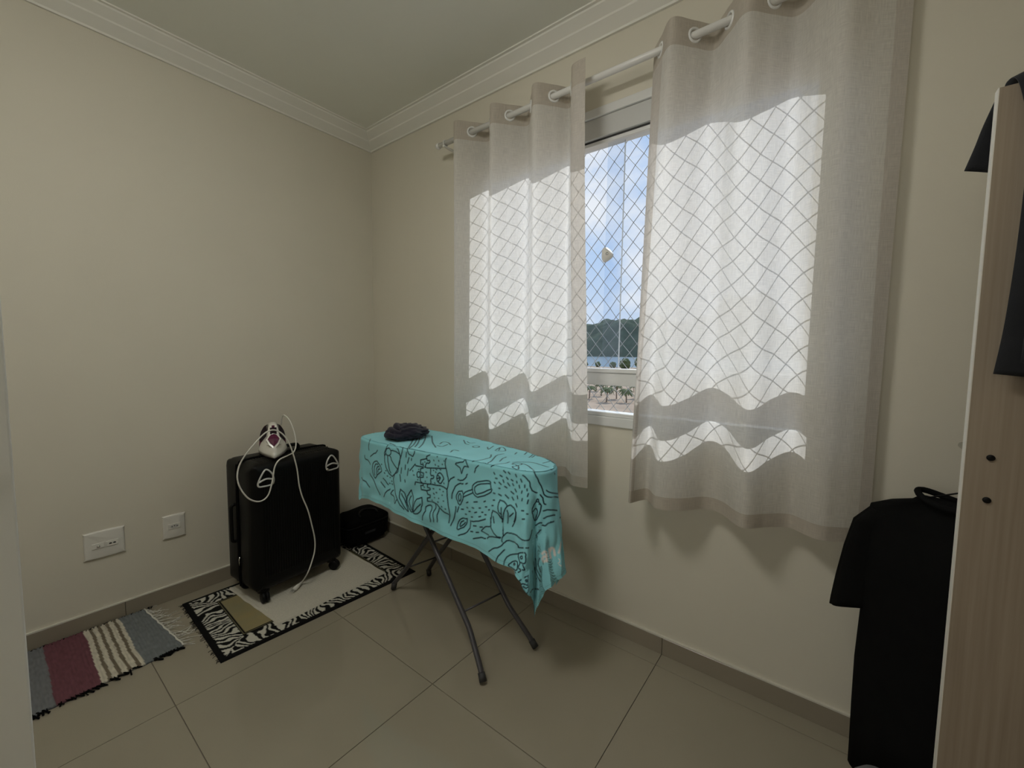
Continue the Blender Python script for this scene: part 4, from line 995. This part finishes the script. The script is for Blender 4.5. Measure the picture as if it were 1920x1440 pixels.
# ---------------------------------------------------------------- dark crumpled cloth on the board
def crumpled():
    c = Vector((0.872, -0.405, BZ+0.0075)); V = []; F = []
    nu, nv = 90, 46
    for j in range(nv):
        th = PI*j/(nv-1)
        for i in range(nu):
            ph = 2*PI*i/nu
            d = Vector((math.sin(th)*math.cos(ph), math.sin(th)*math.sin(ph), math.cos(th)))
            rr = 1.0
            sw = math.atan2(d.y, d.x)*2.2+d.z*3.2
            rr += 0.07*math.sin(sw*2.1+5*noise.noise(d*2.2)) + 0.20*noise.noise(d*2.0+Vector((3, 1, 0))) + 0.05*noise.noise(d*6)
            p = Vector((d.x*0.072*rr+0.02*max(0, d.x), d.y*0.100*rr, d.z*0.036*rr))
            p.z = max(p.z+0.030, 0.0+0.001*abs(noise.noise(d*9)))
            V.append(p)
    for j in range(nv-1):
        for i in range(nu): F.append((j*nu+i, j*nu+(i+1) % nu, (j+1)*nu+(i+1) % nu, (j+1)*nu+i))
    o = from_data('crumpled_garment', V, F, 'navy_cloth'); o.location = c
    tag(o, 'crumpled dark navy garment lying on the turquoise towel', 'clothing')
    # twisted rolls of cloth that wrap round it
    for q, (r_, z_, ph) in enumerate(((0.074, 0.020, 0.2), (0.060, 0.038, 1.4), (0.040, 0.054, 2.2))):
        path = []
        for k in range(30):
            a_ = 2*PI*k/29*0.86+ph; path.append((r_*math.cos(a_)*1.0+0.004, r_*1.38*math.sin(a_), z_+0.006*math.sin(a_*3+q)))
        tube('cloth_fold', path, lambda f: 0.006+0.010*math.sin(PI*f)**0.6, 'navy_cloth', o, n=10)
crumpled()

# ================================================================ open wardrobe side at the right
def wardrobe():
    PX0, PY = 2.668, -0.549
    root = empty('open_wardrobe', (PX0, PY, 0))
    x1 = RX-0.004-PX0
    # side panel next to the window, the one seen
    p = box('side_panel', (0.0012, 0.0, 0.0), (x1, 0.018, 1.670), 'panel_wood', root)
    box('edge_band', (-0.0004, -0.0002, 0.0), (0.0012, 0.0182, 1.6702), 'edge_band', p)
    for (x, z) in ((0.032, 1.030), (0.032, 0.953)):
        lathe('cam_screw', [(0.0055, 0.0), (0.0055, -0.0025), (0.003, -0.004), (0.0, -0.004)], 'black_rubber', p, n=12, axis='Y', loc=(x, 0.0, z))
    q = box('side_panel', (0.0012, -0.90, 0.0), (x1, -0.882, 1.670), 'panel_wood', root)
    box('edge_band', (-0.0004, -0.9002, 0.0), (0.0012, -0.8818, 1.6702), 'edge_band', q)
    box('back_panel', (x1-0.006, -0.882, 0.06), (x1, 0.0, 1.66), 'panel_wood', root)
    box('bottom_shelf', (0.004, -0.882, 0.06), (x1-0.006, 0.0, 0.078), 'panel_wood', root)
    peg = tube('valet_peg', [(0.045, 0.018, 1.008), (0.045, 0.275, 1.008)], 0.008, 'chrome', root, n=12)
    tag(root, 'open wooden wardrobe with pale edge banding and shirts hung on it', 'wardrobe')
wardrobe()

def shirt_mesh(name, rings, sleeves, m, parent=None):
    """rings: list of (center, half width vector, half depth vector); sleeves the same; one continuous mesh each, joined"""
    V = []; F = []
    def loft(rs, n=36, seed=0.0, amp=0.008, e=0.75, close=(True, True)):
        k0 = len(V)
        for j, (c, wv, dv) in enumerate(rs):
            for k in range(n):
                a_ = 2*PI*k/n; ca, sa = math.cos(a_), math.sin(a_)
                ca = math.copysign(abs(ca)**e, ca); sa = math.copysign(abs(sa)**e, sa)
                p = Vector(c)+Vector(wv)*ca+Vector(dv)*sa
                p += Vector(dv).normalized()*amp*noise.noise(Vector((a_*1.6+seed, p.z*4.0, seed)))*1.5 + Vector(dv).normalized()*amp*0.8*math.sin(a_*5+seed+p.z*6)*abs(sa)
                V.append(p)
        for j in range(len(rs)-1):
            for k in range(n): F.append((k0+j*n+k, k0+j*n+(k+1) % n, k0+(j+1)*n+(k+1) % n, k0+(j+1)*n+k))
        if close[0]: F.append(tuple(k0+k for k in range(n-1, -1, -1)))
        if close[1]: q = k0+(len(rs)-1)*n; F.append(tuple(q+k for k in range(n)))
    loft(rings)
    for i, s in enumerate(sleeves): loft(s, n=24, seed=3.0+i, amp=0.006, e=1.0)
    return from_data(name, V, F, m, parent)
def black_shirt():
    c = Vector((2.716, -0.300, -0.030)); al = math.radians(-44); ax = Vector((math.cos(al), math.sin(al), 0)); dp = Vector((-ax.y, ax.x, 0))
    root = empty('black_shirt', c)
    rings = []
    for z, hw, hd in ((0.085, 0.207, 0.050), (0.26, 0.204, 0.048), (0.40, 0.201, 0.046), (0.55, 0.200, 0.046), (0.70, 0.200, 0.048), (0.80, 0.202, 0.046), (0.842, 0.196, 0.036), (0.868, 0.150, 0.030), (0.888, 0.098, 0.030), (0.900, 0.084, 0.032)):
        rings.append((Vector((0, 0, z)), ax*hw, dp*hd))
    sl = []
    for sg in (-1, 1):
        rs = []
        for f, (off, z, r1, r2) in enumerate(((0.150, 0.835, 0.050, 0.030), (0.182, 0.79, 0.060, 0.040), (0.200, 0.71, 0.064, 0.044), (0.214, 0.62, 0.066, 0.046), (0.224, 0.55, 0.066, 0.048), (0.227, 0.530, 0.066, 0.048))):
            tilt = 0.30*f/5
            rs.append((ax*sg*off+Vector((0, 0, z)), ax*r1*0.86+Vector((0, 0, 0.028*sg*tilt*-3)), dp*r2*1.15))
        sl.append(rs)
    shirt_mesh('shirt_body', rings, sl, 'shirt_black', root)
    nk = [ax*0.086*math.cos(t)+dp*0.040*math.sin(t)+Vector((0, 0, 0.898+0.016*math.cos(t)**2)) for t in np.linspace(0, 2*PI, 33)]
    tube('collar', nk, 0.007, 'shirt_black', root, n=8)
    tag(root, 'black short sleeved shirt hanging behind the wardrobe panel below the curtain', 'shirt')
    hg = empty('clothes_hanger', c)
    tube('shoulder_wire', [ax*-0.17+Vector((0, 0, 0.846)), ax*-0.08+Vector((0, 0, 0.893)), Vector((0, 0, 0.935)), ax*0.08+Vector((0, 0, 0.893)), ax*0.17+Vector((0, 0, 0.846))], 0.002, 'black_rubber', hg)
    hk = [Vector((0, 0, 0.934)), Vector((0, 0, 0.965))]+[Vector((0.0, 0, 0.995))+ax*0.0+Vector((0.0, 0, 0))+(ax*math.cos(t)+Vector((0, 0, 1))*math.sin(t))*0.018+Vector((0.013, 0, 0.006)) for t in np.linspace(-PI*0.7, PI*0.9, 12)[::-1]]
    hk = catmull([(0, 0, 0.934), (0, 0, 0.965), (0.030, 0, 0.985), (0.034, 0, 1.008), (0.016, 0, 1.022), (-0.002, 0, 1.012)], 5)
    tube('hook', hk, 0.002, 'chrome', hg)
    tag(hg, 'thin dark wire hanger carrying the black shirt', 'hanger')
black_shirt()
def grey_shirt():
    # draped over the top front corner of the panel: body on the near side, sleeve on the far side
    loc = Vector((2.668, -0.549, 1.670)); root = empty('dark_grey_shirt', loc)
    def sheet(name, P, th=0.010, amp=0.006, parent=root):
        """P: rows of 3-D points (each row the same length) thickened to a padded cloth slab"""
        nv = len(P); k = len(P[0]); rows = []
        for r_ in P: rows.append(catmull(r_, 6))
        cols = [catmull([rows[j][i] for j in range(nv)], 6) for i in range(len(rows[0]))]
        nu2, nv2 = len(cols), len(cols[0]); V = []
        G3 = np.array([[tuple(cols[i][j]) for i in range(nu2)] for j in range(nv2)])
        d1 = np.gradient(G3, axis=1); d2 = np.gradient(G3, axis=0); nm = np.cross(d1, d2); nm /= np.maximum(np.linalg.norm(nm, axis=2), 1e-9)[:, :, None]
        wob = np.array([[noise.noise(Vector((i*0.22, j*0.10, 2.0)))*amp for i in range(nu2)] for j in range(nv2)])
        ee = np.ones((nv2, nu2)); ee[:, 0] = ee[:, -1] = 0.15; ee[0] = ee[-1] = 0.15
        Fr = G3+nm*(th*0.5*ee+np.abs(wob)*ee)[:, :, None]; Bk = G3-nm*(th*0.5*ee)[:, :, None]
        V = np.concatenate([Fr.reshape(-1, 3), Bk.reshape(-1, 3)]); n0 = nu2*nv2
        F = grid_faces(nu2, nv2)+[tuple(n0+i for i in f[::-1]) for f in grid_faces(nu2, nv2)]
        ring = list(range(nu2))+[j*nu2+nu2-1 for j in range(1, nv2)]+[(nv2-1)*nu2+i for i in range(nu2-2, -1, -1)]+[j*nu2 for j in range(nv2-2, 0, -1)]
        for a_, b_ in zip(ring, ring[1:]+ring[:1]): F.append((a_, a_+n0, b_+n0, b_))
        return from_data(name, V, F, 'shirt_grey', parent)
    f = lambda x, y, z: Vector((x, y, z))
    # body: up the far side, over the edge, down the near side
    sheet('shirt_body', [
        [f(0.060, 0.036, -0.22), f(0.16, 0.040, -0.23), f(0.30, 0.038, -0.22)],
        [f(0.040, 0.034, -0.10), f(0.15, 0.036, -0.10), f(0.30, 0.036, -0.10)],
        [f(0.014, 0.030, -0.006), f(0.15, 0.032, 0.004), f(0.30, 0.032, 0.004)],
        [f(0.012, 0.010, 0.012), f(0.15, 0.010, 0.020), f(0.30, 0.010, 0.020)],
        [f(0.020, -0.014, -0.006), f(0.15, -0.016, 0.004), f(0.30, -0.016, 0.004)],
        [f(0.034, -0.020, -0.10), f(0.15, -0.022, -0.10), f(0.31, -0.022, -0.10)],
        [f(0.034, -0.022, -0.25), f(0.15, -0.026, -0.25), f(0.32, -0.024, -0.25)],
        [f(0.028, -0.024, -0.40), f(0.15, -0.028, -0.40), f(0.33, -0.026, -0.40)],
        [f(0.020, -0.026, -0.490), f(0.15, -0.030, -0.502), f(0.33, -0.026, -0.505)]])
    # second layer lying over the body
    sheet('shirt_front', [
        [f(0.052, -0.030, -0.03), f(0.16, -0.032, -0.01), f(0.30, -0.032, -0.01)],
        [f(0.058, -0.036, -0.16), f(0.16, -0.038, -0.16), f(0.31, -0.036, -0.16)],
        [f(0.050, -0.040, -0.34), f(0.16, -0.044, -0.34), f(0.32, -0.040, -0.34)],
        [f(0.046, -0.042, -0.470), f(0.16, -0.046, -0.478), f(0.32, -0.042, -0.478)]], th=0.008)
    # sleeve hanging on the far side and out past the edge
    sheet('sleeve', [
        [f(0.006, 0.030, 0.004), f(0.05, 0.034, 0.012), f(0.11, 0.034, 0.012)],
        [f(-0.006, 0.050, -0.040), f(0.05, 0.052, -0.04), f(0.11, 0.050, -0.04)],
        [f(-0.014, 0.056, -0.075), f(0.05, 0.060, -0.09), f(0.11, 0.058, -0.10)],
        [f(-0.024, 0.058, -0.112), f(0.02, 0.062, -0.126), f(0.10, 0.062, -0.16)]], th=0.012)
    tag(root, 'dark grey shirt slung over the top corner of the wardrobe panel', 'shirt')
grey_shirt()
def bundle():
    prof = [(0.050, 0.0), (0.058, 0.012), (0.060, 0.10), (0.059, 0.20), (0.052, 0.245), (0.036, 0.268), (0.014, 0.277), (0.0, 0.278)]
    o = lathe('cloth_bundle', prof, 'grey_cloth', n=28); o.location = (2.603, -0.462, 0.0)
    for v in o.data.vertices: v.co += Vector((v.co.x, v.co.y, 0))*0.06*noise.noise(v.co*22)
    tube('tie', [(0.0625*math.cos(a_), 0.0625*math.sin(a_), 0.14) for a_ in np.linspace(0, 2*PI, 25)], 0.003, 'shirt_grey', o, n=6)
    tag(o, 'small grey rounded bundle on the floor beneath the black shirt', 'bundle')
bundle()

# ================================================================ outside
GZ = -9.5
def outside():
    V = [(-1500, 2, GZ), (1500, 2, GZ), (1500, 350, GZ), (-1500, 350, GZ), (-1500, 2, GZ-2), (1500, 2, GZ-2), (1500, 350, GZ-2), (-1500, 350, GZ-2)]
    F = [(0, 1, 2, 3), (7, 6, 5, 4), (0, 4, 5, 1), (1, 5, 6, 2), (2, 6, 7, 3), (3, 7, 4, 0)]
    tag(from_data('ground', V, F, 'earth', smooth=False), kind='structure')
    lk = box('lake', (-3000, 350.5, GZ-2), (3000, 2398, GZ-0.2), 'water'); tag(lk, 'pale blue water of the bay before the mountain', 'water', kind='stuff')
    # mountain ridge
    def ridge(name, y, h0, h1, xa, xb, depth, seed, label):
        nu, nv = 120, 40; V = []
        for j in range(nv):
            t = j/(nv-1)
            for i in range(nu):
                s = i/(nu-1); x = xa+(xb-xa)*s
                hh = (h0+(h1-h0)*s)*(0.80+0.28*noise.fractal(Vector((s*4, 0, seed)), 1.0, 2.0, 4))*math.sin(PI*min(1, t*1.0))**0.8
                hh *= (1+0.22*noise.fractal(Vector((s*14, t*6, seed)), 1.0, 2.0, 5)); hh *= min(1, s*8, (1-s)*8)
                V.append((x, y+depth*t, GZ-1+max(0, hh)))
        F = grid_faces(nu, nv)
        return tag(from_data(name, V, F, 'mountain'), label, 'mountain')
    ridge('mountain', 2400, 255, 420, -2100, -100, 900, 2.0, 'wooded mountain ridge rising on the far shore')
    # shoreline trees
    k = 0
    for i in range(16):
        az = math.radians(12+i*1.75+random.uniform(-.5, .5)); D = random.uniform(300, 340)
        x, y = CAM[0]-math.tan(az)*D, CAM[1]+D; R = random.uniform(2.6, 4.0)*(1.3 if i in (5, 6) else 0.85)
        root = empty('shore_tree', (x, y, GZ))
        V = []; F = []; nu, nv = 18, 10
        for j in range(nv):
            th = PI*j/(nv-1)
            for q in range(nu):
                ph = 2*PI*q/nu; d = Vector((math.sin(th)*math.cos(ph), math.sin(th)*math.sin(ph), math.cos(th)))
                rr = R*(1+0.35*noise.noise(d*2.2+Vector((i, 0, 0)))); V.append(d*rr*1.0+Vector((0, 0, R*0.95)))
        for j in range(nv-1):
            for q in range(nu): F.append((j*nu+q, j*nu+(q+1) % nu, (j+1)*nu+(q+1) % nu, (j+1)*nu+q))
        from_data('crown', V, F, 'foliage', root, smooth=False); tube('trunk', [(0, 0, 0), (0, 0, R*0.6)], 0.35, 'bark', root)
        tag(root, 'round dark green tree on the shore before the water', 'tree', 'trees along the shore')
    # palms nearer the house
    def palm(x, y, H, seed):
        rnd = random.Random(seed); root = empty('palm_tree', (x, y, GZ)); lean = rnd.uniform(-.3, .3)
        tube('trunk', catmull([(0, 0, 0), (lean*0.4, 0, H*0.5), (lean, 0, H)], 4), lambda f: 0.17-0.05*f, 'bark', root)
        V = []; F = []
        for q in range(22):
            a_ = 2*PI*q/22+rnd.uniform(-.2, .2); L = rnd.uniform(1.5, 2.1); lift = rnd.uniform(-.2, 0.9)
            pts = []
            for t in np.linspace(0, 1, 6):
                pts.append(Vector((lean+math.cos(a_)*L*t, math.sin(a_)*L*t, H+lift*t*1.1-1.5*t*t)))
            sd2 = Vector((-math.sin(a_), math.cos(a_), 0)); k0 = len(V)
            for i, p in enumerate(pts):
                wd = 0.42*math.sin(PI*min(1, 0.12+i/5*0.86)); V += [p-sd2*wd-Vector((0, 0, wd*0.6)), p+Vector((0, 0, 0.02)), p+sd2*wd-Vector((0, 0, wd*0.6)), p-Vector((0, 0, 0.05))]
            for i in range(len(pts)-1):
                for e0, e1 in ((0, 1), (1, 2), (2, 3), (3, 0)): F.append((k0+i*4+e0, k0+i*4+e1, k0+i*4+4+e1, k0+i*4+4+e0))
        from_data('fronds', V, F, 'palm_leaf', root, smooth=False)
        tag(root, 'slender palm tree standing on bare ground below the window', 'palm tree', 'palms below the window')
    sp = [(27.2, 92), (25.6, 100), (24.9, 88), (23.6, 96), (22.3, 90), (21.2, 101), (19.5, 94), (17.0, 99), (29.5, 97), (31.8, 90), (14.5, 95), (26.3, 112)]
    for i, (az, D) in enumerate(sp):
        a_ = math.radians(az); palm(CAM[0]-math.tan(a_)*D, CAM[1]+D, random.uniform(2.8, 3.9), i)
    for i in range(4):
        a_ = math.radians(18+i*3.4); D = 118
        x = CAM[0]-math.tan(a_)*D
        tag(lathe('light_pole', [(0.09, 0), (0.06, 5.2), (0.05, 5.25)], 'bark', n=8, loc=(0, 0, 0)), 'thin upright pole standing among the palms', 'pole', 'poles among the palms').location = (x, CAM[1]+D, GZ)
outside()
